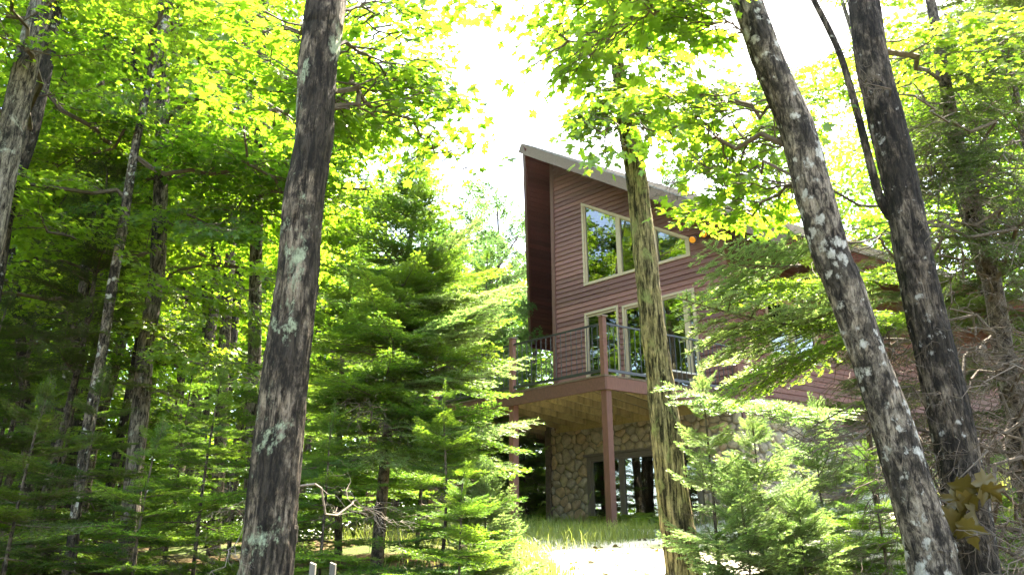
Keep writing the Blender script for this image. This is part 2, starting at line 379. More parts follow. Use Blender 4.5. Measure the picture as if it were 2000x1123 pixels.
for k in range(nb):
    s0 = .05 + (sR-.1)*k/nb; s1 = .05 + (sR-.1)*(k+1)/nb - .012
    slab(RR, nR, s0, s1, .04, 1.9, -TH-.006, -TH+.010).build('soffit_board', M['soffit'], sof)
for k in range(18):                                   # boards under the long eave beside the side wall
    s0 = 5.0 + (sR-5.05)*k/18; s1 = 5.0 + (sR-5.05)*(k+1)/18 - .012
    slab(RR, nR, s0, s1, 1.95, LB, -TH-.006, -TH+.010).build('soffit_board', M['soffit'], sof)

# wall height under the right roof slope, as a function of t along the prow wall / the side wall
def roof_z(q):                       # underside height at plan point q, relative to the deck
    d = float((q - TIP[:2]) @ cR); return TIP[2] - SL*d - TH*1.22 - ZD
z_at0 = roof_z(P2); z_atL = roof_z(L2)
def t_lim(z): return max(0., (z - z_at0)/(z_atL - z_at0)*TL)
# openings on prow wall: (t_right, t_left, z_bottom, z_top(t) as (z at right, z at left))
WIN = dict(t0=.78, t1=3.68, zb=3.22, zr=3.66, zl=5.47)
DOORS = [(.76, 2.62, 0.05, 2.47), (2.73, 3.69, 0.05, 2.52)]
def spans(z):                        # solid t-intervals of the prow wall at height z
    iv = [(t_lim(z), TL)]
    def cut(iv, lo, hi):
        r_ = []
        for p, q in iv:
            if hi <= p or lo >= q: r_.append((p, q)); continue
            r_.append((p, max(p, lo)) if lo > p else (p, p)); r_.append((hi, q) if hi < q else (q, q))
        return r_
    wz = WIN
    if wz['zb'] < z < wz['zl']:
        lo = wz['t0'] if z < wz['zr'] else wz['t0'] + (z-wz['zr'])/(wz['zl']-wz['zr'])*(wz['t1']-wz['t0'])
        iv = cut(iv, lo, wz['t1'])
    for (p0, p1, q0, q1) in DOORS:
        if q0 < z < q1: iv = cut(iv, p0, p1)
    return iv
EXPO = .125
wall1 = MB(); boards = []
ncourse = int((z_atL + .3)/EXPO)+1
for k in range(ncourse):
    z0 = -.28 + k*EXPO; z1 = z0 + EXPO
    A, B = spans(z0+.004), spans(z1-.004)
    if len(A) != len(B): A = B = spans((z0+z1)/2)
    for (p0, p1), (q0, q1) in zip(A, B):
        if p1-p0 < .03 and q1-q0 < .03: continue
        ov = .018
        wall1.hexa([F1(p0,z0,-.10), F1(p1,z0,-.10), F1(p1,z0,-.004), F1(p0,z0,-.004), F1(q0,z1,-.10), F1(q1,z1,-.10), F1(q1,z1,-.004), F1(q0,z1,-.004)])
        if z1 <= 0.: continue
        boards.append((p0,p1,q0,q1,z0,z1))
w1 = wall1.build('prow_wall', M['siding'], house)
split_ = []
for (p0,p1,q0,q1,z0,z1) in boards:
    if min(p1-p0, q1-q0) > 2.2:
        c_ = max(p0,q0) + rng.uniform(.3,.7)*(min(p1,q1)-max(p0,q0)); split_ += [(p0,c_-.003,q0,c_-.003,z0,z1),(c_+.003,p1,c_+.003,q1,z0,z1)]
    else: split_.append((p0,p1,q0,q1,z0,z1))
for (p0,p1,q0,q1,z0,z1) in split_:
    mb = MB(); ov = .014; jj = rng.uniform(-.002, .002)
    mb.hexa([F1(p0,z0-ov,.002), F1(p1,z0-ov,.002), F1(p1,z0-ov,.036+jj), F1(p0,z0-ov,.036+jj),
             F1(q0,z1,.002), F1(q1,z1,.002), F1(q1,z1,.008), F1(q0,z1,.008)])
    mb.build('siding_board', M['siding'], w1)
# corner boards
def boxF(F, t0, t1, z0, z1, o0, o1):
    mb = MB(); mb.hexa([F(t0,z0,o0),F(t1,z0,o0),F(t1,z0,o1),F(t0,z0,o1),F(t0,z1,o0),F(t1,z1,o0),F(t1,z1,o1),F(t0,z1,o1)]); return mb
boxF(F1, TL-.01, TL+.10, -.25, z_atL-.02, -.05, .052).build('corner_board', M['corner'], house)
boxF(F1, -.045, .07, 0, z_at0-.05, .003, .051).build('corner_board', M['corner'], house)
boxF(F2, -.035, .085, -.30, z_at0-.05, .003, .047).build('corner_board', M['corner'], house)
# hidden half of the prow (recedes from the prow point): wall, with a pale window casing
def F3(t, z, o=0.):
    q = L2 + dL*t + np.array([-dL[1], dL[0]])*o; return np.array([q[0], q[1], ZD+z])
mb = MB(); zt = lambda t: z_atL - dropL*t*.92
mb.hexa([F3(.06,-.25,-.1),F3(4.6,-.25,-.1),F3(4.6,-.25,0),F3(.06,-.25,0),F3(.06,zt(.06)-.03,-.1),F3(4.6,zt(4.6)-.03,-.1),F3(4.6,zt(4.6)-.03,0),F3(.06,zt(.06)-.03,0)])
mb.build('prow_wall', M['corner'], house)
wf = boxF(F3, .35, 1.5, .1, 4.6, .005, .06).build('window', M['trim'], house)
boxF(F3, .43, 1.42, .2, 4.5, .062, .07).build('pane', M['glass'], wf)

# side wall
def side_spans(z):
    iv = [(0.02, 12.0)]
    if .92 < z < 2.28: iv = [(0.02, 1.0), (2.55, 12.0)]
    return iv
wall2 = MB(); brd = []
zt2 = z_at0 - .02
n2c = int((zt2+.45)/EXPO)
for k in range(n2c+1):
    z0 = -.42 + k*EXPO; z1 = min(z0+EXPO, zt2)
    if z1-z0 < .02: break
    for (p0, p1) in side_spans((z0+z1)/2):
        wall2.hexa([F2(p0,z0,-.10),F2(p1,z0,-.10),F2(p1,z0,-.004),F2(p0,z0,-.004),F2(p0,z1,-.10),F2(p1,z1,-.10),F2(p1,z1,-.004),F2(p0,z1,-.004)])
        brd.append((p0,p1,z0,z1))
w2 = wall2.build('side_wall', M['siding'], house)
for (p0,p1,z0,z1) in brd:
    mb = MB(); cuts = [p0] + ([p0+rng.uniform(3,4.5), p0+rng.uniform(6.5,8)] if p1-p0 > 8 else []) + [p1]
    for c0, c1 in zip(cuts[:-1], cuts[1:]):
        mb = MB(); c1 = c1-.003
        mb.hexa([F2(c0,z0-.014,.002),F2(c1,z0-.014,.002),F2(c1,z0-.014,.034),F2(c0,z0-.014,.034),F2(c0,z1,.002),F2(c1,z1,.002),F2(c1,z1,.008),F2(c0,z1,.008)])
        mb.build('siding_board', M['siding'], w2)
# back walls, floors, ceiling close the volume
bk = MB(); q0 = F2(12.0,0)[:2]; q1 = (L2+b2*12.5); q2 = F3(4.6,0)[:2]
def wallseg(p, q, zb, zt_):
    d = (q-p)/np.linalg.norm(q-p); nn = np.array([-d[1], d[0]])*.06
    m_ = MB(); m_.hexa([(*(p-nn),ZD+zb),(*(q-nn),ZD+zb),(*(q+nn),ZD+zb),(*(p+nn),ZD+zb),(*(p-nn),ZD+zt_),(*(q-nn),ZD+zt_),(*(q+nn),ZD+zt_),(*(p+nn),ZD+zt_)]); return m_
wallseg(q0, q1, -2.6, z_at0+.4).build('back_wall', M['siding'], house)
wallseg(q2, q1, -2.6, 1.2).build('back_wall', M['siding'], house)
wallseg(P2+b2*5.0+n2v*-.3, q2+b2*2.0, 0.02, 4.6).build('inner_wall', M['interior'], house)
fl = MB(); ring = [F1(.1,-.2,-.14), F1(TL-.1,-.2,-.14), np.array([*(q2+b2*.3), ZD-.2]), np.array([*q1, ZD-.2]), np.array([*q0, ZD-.2])]
fl.prism(ring, (0,0,.16)); fl.build('floor', M['dark_int'], house)
fl = MB(); fl.prism([p-np.array([0,0,2.5]) for p in ring], (0,0,.1)); fl.build('floor', M['dark_int'], house)

# windows and doors of the prow wall
def strip(F, p, q, wd, o0, o1, mb):      # casing strip between 2 (t,z) points, widened by wd to the left of p->q
    p, q = np.array(p), np.array(q); d = (q-p)/np.linalg.norm(q-p); nn = np.array([-d[1], d[0]])*wd
    c = [p, q, q+nn, p+nn]; mb.hexa([F(*x, o0) for x in c] + [F(*x, o1) for x in c])
def framed(F, poly, name, mullions=(), wd=.058, mat='trim', rail=.05, depth=.05):
    """poly: corner (t,z) list counter-clockwise as seen with t to the right"""
    mb = MB(); n = len(poly); P_ = [np.array(p) for p in poly]
    cen = sum(P_)/n
    inset = [];                                            # mitred casing
    for i in range(n):
        p, c, q = P_[i-1], P_[i], P_[(i+1) % n]
        d0 = (c-p)/np.linalg.norm(c-p); d1 = (q-c)/np.linalg.norm(q-c)
        n0 = np.array([-d0[1], d0[0]]); n1_ = np.array([-d1[1], d1[0]])
        k = wd/(1+n0@n1_); inset.append(c + (n0+n1_)*k)
    for i in range(n):
        j = (i+1) % n; c = [P_[i], P_[j], inset[j], inset[i]]
        mb.hexa([F(*x, -.02) for x in c] + [F(*x, .046) for x in c])
    root = mb.build(name, M[mat], house)
    # inner sash
    ins2 = [p + (cen-p)/np.linalg.norm(cen-p)*.055 for p in inset]
    mb = MB()
    for i in range(n):
        j = (i+1) % n; c = [inset[i], inset[j], ins2[j], ins2[i]]
        mb.hexa([F(*x, -.02) for x in c] + [F(*x, .018) for x in c])
    for t, z0, z1 in mullions:
        c = [(t-.06,z0),(t+.06,z0),(t+.06,z1),(t-.06,z1)]
        mb.hexa([F(*x, -.02) for x in c] + [F(*x, .030) for x in c])
    mb.build('frame', M[mat], root)
    mb = MB(); mb.prism([F(*p, -.012) for p in inset], -np.append(n1v if F is F1 else n2v, 0)*.006)
    mb.build('pane', M['glass'], root)
    return root
wz = WIN
zt_at = lambda t: wz['zr'] + (t-wz['t0'])/(wz['t1']-wz['t0'])*(wz['zl']-wz['zr'])
framed(F1, [(wz['t0'],wz['zb']),(wz['t1'],wz['zb']),(wz['t1'],wz['zl']),(wz['t0'],wz['zr'])], 'window', [(2.63, wz['zb']+.06, zt_at(2.63)-.07), (1.66, wz['zb']+.06, zt_at(1.66)-.07)])
framed(F1, [(DOORS[1][0],.05),(DOORS[1][1],.05),(DOORS[1][1],DOORS[1][3]),(DOORS[1][0],DOORS[1][3])], 'glass_door')
framed(F1, [(DOORS[0][0],.05),(DOORS[0][1],.05),(DOORS[0][1],DOORS[0][3]),(DOORS[0][0],DOORS[0][3])], 'sliding_door', [(1.62,.1,2.4),(1.0,.1,2.4)])
framed(F2, [(1.0,.92),(2.55,.92),(2.55,2.28),(1.0,2.28)], 'window', [(1.74,1.0,2.2)])
# flood light
fl = MB(); fl.bar(F1(.42,3.60,.03), F1(.42,3.60,.09), .07, 10); fl.bar(F1(.42,3.60,.09), F1(.56,3.56,.18), .018, 6); fl.bar(F1(.42,3.60,.09), F1(.32,3.60,.18), .018, 6)
flo = fl.build('flood_light', M['metal'], house)
for t_, z_ in ((.57,3.55),(.30,3.60)):
    p = F1(t_, z_, .16); d = np.array([n1v[0], n1v[1], -.75]); d /= np.linalg.norm(d)
    mb = MB(); mb.bar(p, p+d*.16, .045, 12, .085); h_ = mb.build('lamp_head', M['metal'], flo)
    mb = MB(); mb.bar(p+d*.158, p+d*.172, .078, 14, .06); mb.build('lamp_lens', M['lamp_amber'], flo)

# ---- fieldstone basement walls
def clip_poly(poly, nx_, ny_, dd):       # keep nx*x+ny*y <= dd
    o = []
    for i in range(len(poly)):
        p, q = poly[i], poly[(i+1) % len(poly)]; fp = nx_*p[0]+ny_*p[1]-dd; fq = nx_*q[0]+ny_*q[1]-dd
        if fp <= 0: o.append(p)
        if fp*fq < 0: k = fp/(fp-fq); o.append((p[0]+(q[0]-p[0])*k, p[1]+(q[1]-p[1])*k))
    return o
def stones(F, parent, t0, t1, z0, z1, cell, holes, seed, maxn):
    rg = np.random.default_rng(seed); pts = []
    nr = int((z1-z0)/(cell*.86)); 
    for i in range(-1, nr+2):
        for j in range(-1, int((t1-t0)/cell)+2):
            pts.append((t0+(j+.5*(i % 2))*cell+rg.uniform(-.36,.36)*cell, z0+(i+.5)*cell*.86+rg.uniform(-.34,.34)*cell))
    pts = np.array(pts); cnt = 0; rw = rg.uniform(.0, .62, len(pts))*cell
    for i, c in enumerate(pts):
        d = pts-c; dd = np.hypot(d[:,0], d[:,1]); nb_ = np.argsort(dd)[1:20]
        poly = [(c[0]-cell,c[1]-cell),(c[0]+cell,c[1]-cell),(c[0]+cell,c[1]+cell),(c[0]-cell,c[1]+cell)]
        for j in nb_:
            e = pts[j]-c; L_ = np.hypot(*e); e = e/L_; mm = (pts[j]+c)/2
            poly = clip_poly(poly, e[0], e[1], float(e@mm)+(rw[i]**2-rw[j]**2)/(2*L_)-.009)
            if len(poly) < 3: break
        if len(poly) < 3: continue
        for (nx_, ny_, lim) in ((-1,0,-t0),(1,0,t1),(0,-1,-z0),(0,1,z1)): poly = clip_poly(poly, nx_, ny_, lim)
        if len(poly) < 3: continue
        hit = False
        for (h0,h1,k0,k1) in holes:
            if h0 < c[0] < h1 and k0 < c[1] < k1: hit = True; break
            dx = max(h0-c[0], c[0]-h1); dz = max(k0-c[1], c[1]-k1)
            if dx > dz: poly = clip_poly(poly, 1, 0, h0) if c[0] < h0 else clip_poly(poly, -1, 0, -h1)
            else: poly = clip_poly(poly, 0, 1, k0) if c[1] < k0 else clip_poly(poly, 0, -1, -k1)
            if len(poly) < 3: hit = True; break
        if hit: continue
        q = np.array(poly)
        area = .5*abs(np.sum(q[:,0]*np.roll(q[:,1],-1)-q[:,1]*np.roll(q[:,0],-1)))
        if area < .004 or cnt >= maxn: continue
        for _ in range(2): q = np.stack([.75*q+.25*np.roll(q,-1,0), .25*q+.75*np.roll(q,-1,0)], 1).reshape(-1, 2) if len(q) < 24 else q
        cen = q.mean(0); n = len(q); hgt = rg.uniform(.03,.07); 
        rings = [(1.0,-.02),(.97,hgt*.55),(.72,hgt*.95)]
        tilt = rg.uniform(-.15,.15,2)
        V = []
        org = F(cen[0], cen[1], 0)
        for k_, o in rings:
            for p in q:
                e = (p-cen)*k_; V.append(F(cen[0]+e[0], cen[1]+e[1], o+float(tilt@e)+rg.uniform(-.004,.004))-org)
        V.append(F(cen[0],cen[1],hgt*1.08)-org)
        Fq = [[r_*n+i_, r_*n+(i_+1)%n, (r_+1)*n+(i_+1)%n, (r_+1)*n+i_] for r_ in (0,1) for i_ in range(n)]
        Ft = [[2*n+i_, 2*n+(i_+1)%n, 3*n] for i_ in range(n)]
        me = np_mesh('stone', V, [Fq, Ft], M['stone'], smooth=True)
        o = mobj('stone', me, parent)
        pl = Vector((0,0,0)); qq = parent
        while qq is not None: pl += qq.location; qq = qq.parent
        o.location = Vector(tuple(org))-pl; cnt += 1
    return cnt
zg = -2.9
W0, W1, WZ = .95, 3.76, -.86
mb = MB()
for (p0,p1,q0,q1) in ((W1,4.78,zg,-.06),(0,W0,zg,-.06),(W0,W1,WZ,-.06)):
    mb.hexa([F1(p0,q0,-.2),F1(p1,q0,-.2),F1(p1,q0,0),F1(p0,q0,0),F1(p0,q1,-.2),F1(p1,q1,-.2),F1(p1,q1,0),F1(p0,q1,0)])
sw = mb.build('stone_wall', M['mortar'], house)
ns1 = stones(F1, sw, 0, 4.78, -2.62, -.08, .225, [(W0,W1,-5,WZ)], 3, 200)
mb = MB(); mb.hexa([F2(0,zg,-.2),F2(12,zg,-.2),F2(12,zg,.05),F2(0,zg,.05),F2(0,-.44,-.2),F2(12,-.44,-.2),F2(12,-.44,.05),F2(0,-.44,.05)])
sw2 = mb.build('stone_wall', M['mortar'], house)
ns2 = stones(lambda t,z,o=0: F2(t,z,o+.05), sw2, 0, 5.6, -1.75, -.45, .25, [], 4, 140)
boxF(F1, 4.79, 4.92, -3.0, -.06, -.12, .09).build('corner_post', M['twig'], house)
boxF(F3, .1, 4.6, -3.0, -.26, -.1, 0).build('stone_wall', M['mortar'], house)
lw = framed(F1, [(W0,-2.75),(W1,-2.75),(W1,WZ),(W0,WZ)], 'patio_window', [(2.86,-2.7,WZ-.05),(1.9,-2.7,WZ-.05)], .09, 'bronze')
boxF(F1, W0-.06, W1+.06, WZ+.005, WZ+.05, .0, .10).build('lintel', M['bronze'], lw)

# ---- deck with railing
TD = 6.9
SEN = DEPTH
deck = MB()
deck.hexa([DK(.06,.06,-.045),DK(TL,.06,-.045),DK(TL,.14,-.045),DK(.06,.14,-.045),DK(.06,.06,-.03),DK(TL,.06,-.03),DK(TL,.14,-.03),DK(.06,.14,-.03)])
dk = deck.build('deck', M['joist'], house)
nbd = 24
for k in range(nbd):
    s0 = -.05 + (SEN+.0)*k/nbd; s1 = s0 + SEN/nbd - .008
    mb = MB(); mb.hexa([DK(-.05,s0,0),DK(TD,s0,0),DK(TD,s1,0),DK(-.05,s1,0),DK(-.05,s0,.035),DK(TD,s0,.035),DK(TD,s1,.035),DK(-.05,s1,.035)])
    mb.build('decking_board', M['decktop'], dk)
for k in range(18):                                    # decking that wraps round the prow point
    s0 = SEN + .0 + .137*k; s1 = s0 + .129
    mb = MB(); mb.hexa([DK(TL+.55+.1*k*.35,s0,0),DK(TD,s0,0),DK(TD,s1,0),DK(TL+.55+.1*k*.35,s1,0),DK(TL+.55+.1*k*.35,s0,.035),DK(TD,s0,.035),DK(TD,s1,.035),DK(TL+.55+.1*k*.35,s1,.035)])
    mb.build('decking_board', M['decktop'], dk)
JT = .38                                               # joists run square to the front edge: t grows by JT per metre of s
def joist_at(t0, s0, s1):
    mb = MB(); q = lambda t, s, z: DK(t+JT*s, s, z)
    mb.hexa([q(t0,s0,-.145),q(t0+.045,s0,-.145),q(t0+.045,s1,-.145),q(t0,s1,-.145),q(t0,s0,-.003),q(t0+.045,s0,-.003),q(t0+.045,s1,-.003),q(t0,s1,-.003)])
    mb.build('joist', M['joist'], dk)
for k in range(21):
    t0 = -1.16 + k*.40
    s0 = .02 if t0 > .03 else (.04-t0)/JT
    s1 = SEN-.12 if t0+JT*SEN < TL+.25 else SEN+2.3
    if t0+JT*s1 > TD-.06: s1 = (TD-.06-t0)/JT
    if s1-s0 > .25: joist_at(t0, s0, s1)
mb = MB(); mb.hexa([DK(-.04,-.04,-.235),DK(TD,-.04,-.235),DK(TD,0,-.235),DK(-.04,0,-.235),DK(-.04,-.04,-.004),DK(TD,-.04,-.004),DK(TD,0,-.004),DK(-.04,0,-.004)])
mb.build('fascia_board', M['deckwood'], dk)
mb = MB(); mb.hexa([DK(-.042,.002,-.232),DK(0,.002,-.232),DK(0,SEN+.03,-.232),DK(-.042,SEN+.03,-.232),DK(-.042,.002,-.004),DK(0,.002,-.004),DK(0,SEN+.03,-.004),DK(-.042,SEN+.03,-.004)])
mb.build('fascia_board', M['corner'], dk)
mb = MB(); mb.hexa([DK(.05,SEN-.10,-.24),DK(TL,SEN-.10,-.24),DK(TL,SEN-.055,-.24),DK(.05,SEN-.055,-.24),DK(.05,SEN-.10,-.005),DK(TL,SEN-.10,-.005),DK(TL,SEN-.055,-.005),DK(.05,SEN-.055,-.005)])
mb.build('ledger_board', M['joist'], dk)
def dpost(t, s, z0, z1, wdt, name, parent, mat='deckwood'):
    mb = MB(); h_ = wdt/2
    c = [(t-h_,s-h_),(t+h_,s-h_),(t+h_,s+h_),(t-h_,s+h_)]
    mb.hexa([DK(*x,z0) for x in c]+[DK(*x,z1) for x in c]); return mb.build(name, M[mat], parent)
for t_ in (.06, 2.26, 4.5, 6.6):
    q = DK(t_, .1, 0); dpost(t_+.0, .08, gz(q[0], q[1])-.3-ZD, -.002 if t_ > 1 else -.24, .115, 'support_post', dk, 'corner')
q = DK(.06, SEN-.05, 0)
rail = MB()
def dbar(t0,s0,t1,s1,z,wd,hh,mb):
    d = np.array([t1-t0, s1-s0]); d = d/np.linalg.norm(d)*1.0; nn = np.array([-d[1], d[0]])*wd/2
    c = [(t0-nn[0],s0-nn[1]),(t1-nn[0],s1-nn[1]),(t1+nn[0],s1+nn[1]),(t0+nn[0],s0+nn[1])]
    mb.hexa([DK(*x,z) for x in c]+[DK(*x,z+hh) for x in c])
dbar(.05,.0,TD,.0,.985,.032,.03,rail)
rl = rail.build('railing', M['metal'], house)
for args in ((.05,.0,TD,.0,.10,.036,.05),(.0,.05,.0,SEN,.985,.032,.03),(.0,.05,.0,SEN,.10,.036,.05)):
    mb = MB(); dbar(*args, mb); mb.build('rail', M['metal'], rl)
bal = MB(); bal.bar((0,0,.145), (0,0,.99), .0085, 5); bme = None
for k in range(1, 56):
    t_ = .0+.122*k
    if min(abs(t_-x) for x in (0,2.2,4.4,6.6)) < .05: continue
    p = DK(t_, .0, 0)
    if bme is None: ob = bal.build('baluster', M['metal'], None); bme = ob.data; ob.parent = rl
    else: ob = mobj('baluster', bme, rl)
    ob.location = Vector(tuple(p))-house.location
for k in range(1, 27):
    p = DK(0, .122*k, 0); ob = mobj('baluster', bme, rl); ob.location = Vector(tuple(p))-house.location
for t_ in (0, 2.2, 4.4, 6.6):
    pp = dpost(t_, .0, .036, 1.12, .085, 'railing_post', rl, 'corner')
    dpost(t_, .0, 1.122, 1.15, .125, 'post_cap', rl, 'fascia')
dpost(0, SEN-.04, .036, 1.1, .09, 'railing_post', rl, 'corner')

# furniture on the deck
tb_ = empty('low_table', DK(.55, 2.3, .036), 'low pale table on the deck in front of the sliding glass door', 'table')
mb = MB(); c = [(.22,1.75),(.80,1.75),(.80,2.65),(.22,2.65)]; mb.hexa([DK(*x,.36) for x in c]+[DK(*x,.395) for x in c]); mb.build('tabletop', M['pale_table'], tb_)
for t_, s_ in ((.27,1.8),(.75,1.8),(.75,2.6),(.27,2.6)):
    mb = MB(); mb.bar(DK(t_,s_,.036), DK(t_,s_,.36), .02, 8); mb.build('leg', M['wicker'], tb_)
rt = empty('round_table', DK(1.72, 1.3, .036), 'round grey slatted table on the deck behind the railing', 'table')
for k in range(11):
    x0 = -.40+.074*k; hw = math.sqrt(max(.01, .42**2-(x0+.03)**2))
    mb = MB(); c = [(1.72+x0,1.3-hw),(1.72+x0+.062,1.3-hw),(1.72+x0+.062,1.3+hw),(1.72+x0,1.3+hw)]
    mb.hexa([DK(*x,.26) for x in c]+[DK(*x,.285) for x in c]); mb.build('slat', M['wicker'], rt)
for k in range(3):
    q = (1.72+.25*math.cos(k*2.1), 1.3+.25*math.sin(k*2.1)); mb = MB(); mb.bar(DK(*q,.036), DK(*q,.26), .018, 6); mb.build('leg', M['wicker'], rt)

#TREES#
# ------------------------------------------------------------------ plants: shared branch meshes
UP = np.array([0., 0., 1.])
def unit(v): v = np.asarray(v, float); return v/np.linalg.norm(v)
def frames(dirs, roll):
    """orthonormal frames (x along dirs, z roughly up rolled by roll) -> (N,3,3) columns x,y,z"""
    x = dirs/np.linalg.norm(dirs, axis=1, keepdims=True)
    y = np.cross(np.broadcast_to(UP, x.shape), x); n = np.linalg.norm(y, axis=1, keepdims=True)
    y = np.where(n < 1e-3, np.array([[0., 1., 0.]]), y/np.maximum(n, 1e-6)); z = np.cross(x, y)
    c, s = np.cos(roll)[:,None], np.sin(roll)[:,None]
    return np.stack([x, y*c+z*s, z*c-y*s], -1)
_half = [(0,0,0),(.10,.13,.015),(.05,.30,.03),(.20,.30,.02),(.28,.24,.01),(.36,.46,.0),(.46,.44,-.02),(.62,.52,-.05),(.60,.34,-.01),(.56,.17,.01),(.74,.21,-.01),(.80,.12,-.02),(1.02,.0,-.06)]
LEAF_V = np.array(_half + [(x,-y,z) for x,y,z in _half[1:-1]] + [(.30,0,-.02),(.58,0,-.02)])
LEAF_V[:,2] *= 1.6
_nh = len(_half); _mir = {0:0, _nh-1:_nh-1}; _mir.update({i:_nh+i-1 for i in range(1, _nh-1)}); _c0 = 2*_nh-2; _c1 = _c0+1
_lf = []
for i in range(0, _nh-1):
    c = _c0 if i < 8 else _c1
    _lf.append((c, i+1, i)); _lf.append((c, _mir[i], _mir[i+1]))
_lf += [(_c0, _c1, 8), (_c0, _mir[8], _c1)]
LEAF_F = np.array(_lf)
LEAF2_V = np.array([(0,0,0),(.38,.46,.02),(1,0,-.05),(.38,-.46,.02)]); LEAF2_F = np.array([(0,2,1),(0,3,2)])
LEAF3_V = np.array([(0,0,0),(.12,.30,.02),(.42,.24,0),(.62,.50,-.04),(1,0,-.06),(.62,-.50,-.04),(.42,-.24,0),(.12,-.30,.02)])
LEAF3_F = np.array([(0,2,1),(0,6,2),(2,4,3),(2,6,4),(6,5,4),(0,7,6)])
def stamp(LV, LF, pos, R, size):
    V = np.einsum('nij,kj->nki', R, LV)*size[:,None,None] + pos[:,None,:]
    F = LF[None] + (np.arange(len(pos))*len(LV))[:,None,None]
    return V.reshape(-1, 3), F.reshape(-1, LF.shape[1])
def tube(pts, rad, seg=5):
    pts = np.asarray(pts, float); rad = np.asarray(rad, float); n = len(pts)
    d = np.gradient(pts, axis=0); d /= np.linalg.norm(d, axis=1, keepdims=True)
    ref = np.where(np.abs(d[:,2:3]) < .9, UP[None], np.array([[1.,0,0]]))
    u = np.cross(d, ref); u /= np.linalg.norm(u, axis=1, keepdims=True); w_ = np.cross(d, u)
    t = np.linspace(0, 2*np.pi, seg, endpoint=False)
    V = pts[:,None,:] + rad[:,None,None]*(np.cos(t)[None,:,None]*u[:,None,:] + np.sin(t)[None,:,None]*w_[:,None,:])
    i = np.arange(n-1)[:,None]*seg; j = np.arange(seg)[None]; k = (j+1) % seg
    F = np.stack([i+j, i+k, i+seg+k, i+seg+j], -1).reshape(-1, 4)
    return V.reshape(-1, 3), F
class Acc:
    def __init__(s): s.V = []; s.F = []; s.n = 0
    def add(s, V, F): s.V.append(V); s.F.append(F+s.n); s.n += len(V)
    def get(s): return (np.concatenate(s.V), np.concatenate(s.F)) if s.V else (np.zeros((0,3)), np.zeros((0,4), int))
def curve(p, d, L, n, sag, rg, wob=.06):
    """points of a gently wandering twig from p along d, bending by sag (world z) over its length"""
    t = np.linspace(0, 1, n)[:,None]; d = unit(d)
    side = np.cumsum(rg.normal(0, wob/ n**.5, (n,3)), 0)*L; side -= side[0]
    return p + d*L*t + np.array([0,0,sag*L])*t**2 + side

def maple_branch(seed, L=3.2, leaf=.088, dens=1.3, sub=.30):
    """branch along +X: wood + list of leaf places"""
    rg = np.random.default_rng(seed); A = Acc(); pos = []; dr = []
    main = curve(np.zeros(3), (1,0,.1), L, 12, -.06, rg, .12)
    A.add(*tube(main, np.linspace(.012*L, .004, 12), 5))
    def twig(p, d, l):
        n = max(3, int(l/.12)); c = curve(p, d, l, n, -.12, rg, .10); A.add(*tube(c, np.linspace(.005, .002, n), 3))
        m = max(2, int(l/.055*dens)); tt = np.linspace(.12, 1, m); 
        q = np.stack([np.interp(tt, np.linspace(0,1,n), c[:,k]) for k in range(3)], 1)
        for sgn in (1,-1):
            off = rg.normal(0, .035, (m,3))*[1,1,.6]
            dd = np.stack([np.full(m, d[0]), np.full(m, d[1]), np.zeros(m)], 1)
            pr = np.stack([-dd[:,1], dd[:,0], dd[:,2]], 1)*sgn
            k = rg.uniform(.2, 1.1, (m,1)); e = dd*(1.1-k*.6) + pr*k; e[:,2] = rg.normal(-.22, .28, m)
            pos.append(q + off + e*.05); dr.append(e)
    for side in (1,-1):
        x = .14*L
        while x < L*.99:
            f = x/L; p = np.array([np.interp(f, np.linspace(0,1,12), main[:,k]) for k in range(3)])
            l = sub*L*(1.15-f)*rg.uniform(.65,1.2)+.18; ang = side*rg.uniform(.65,1.1)
            d = np.array([math.cos(ang), math.sin(ang), rg.uniform(-.15,.35)])
            n = 6; c = curve(p, d, l, n, -.08, rg, .10); A.add(*tube(c, np.linspace(.009, .003, n), 4))
            y = .12
            while y < l:
                g_ = y/l; pp = np.array([np.interp(g_, np.linspace(0,1,n), c[:,k]) for k in range(3)])
                for s2 in (1,-1):
                    a3 = ang + s2*rg.uniform(.5,1.0); twig(pp, np.array([math.cos(a3), math.sin(a3), rg.uniform(-.25,.25)]), rg.uniform(.14,.34)*(1.2-.5*g_))
                y += rg.uniform(.13,.2)
            twig(c[-1], d, rg.uniform(.15,.3)); x += rg.uniform(.09,.13)*L
    twig(main[-1], np.array([1,0,0.]), .3)
    pos = np.concatenate(pos); dr = np.concatenate(dr); k = len(pos)
    R = frames(dr, rg.normal(0, .42, k)); size = leaf*rg.uniform(.42,1.3,k)
    return A.get(), pos, R, size
def maple_mesh(name, seed, LV=LEAF_V, LF=LEAF_F, lm='leaf', **kw):
    (wv, wf), pos, R, size = maple_branch(seed, **kw); v, f = stamp(LV, LF, pos, R, size)
    return np_mesh(name, np.concatenate([wv, v]), [wf, f+len(wv)], [M['twig'], M[lm]], [0, 1])
MAPLE = [maple_mesh('leafy_branch', 100+i) for i in range(5)]
MAPLE_FAR = [maple_mesh('leafy_branch', 120+i, LEAF3_V, LEAF3_F, 'leaf_far', leaf=.115, dens=1.1) for i in range(4)]

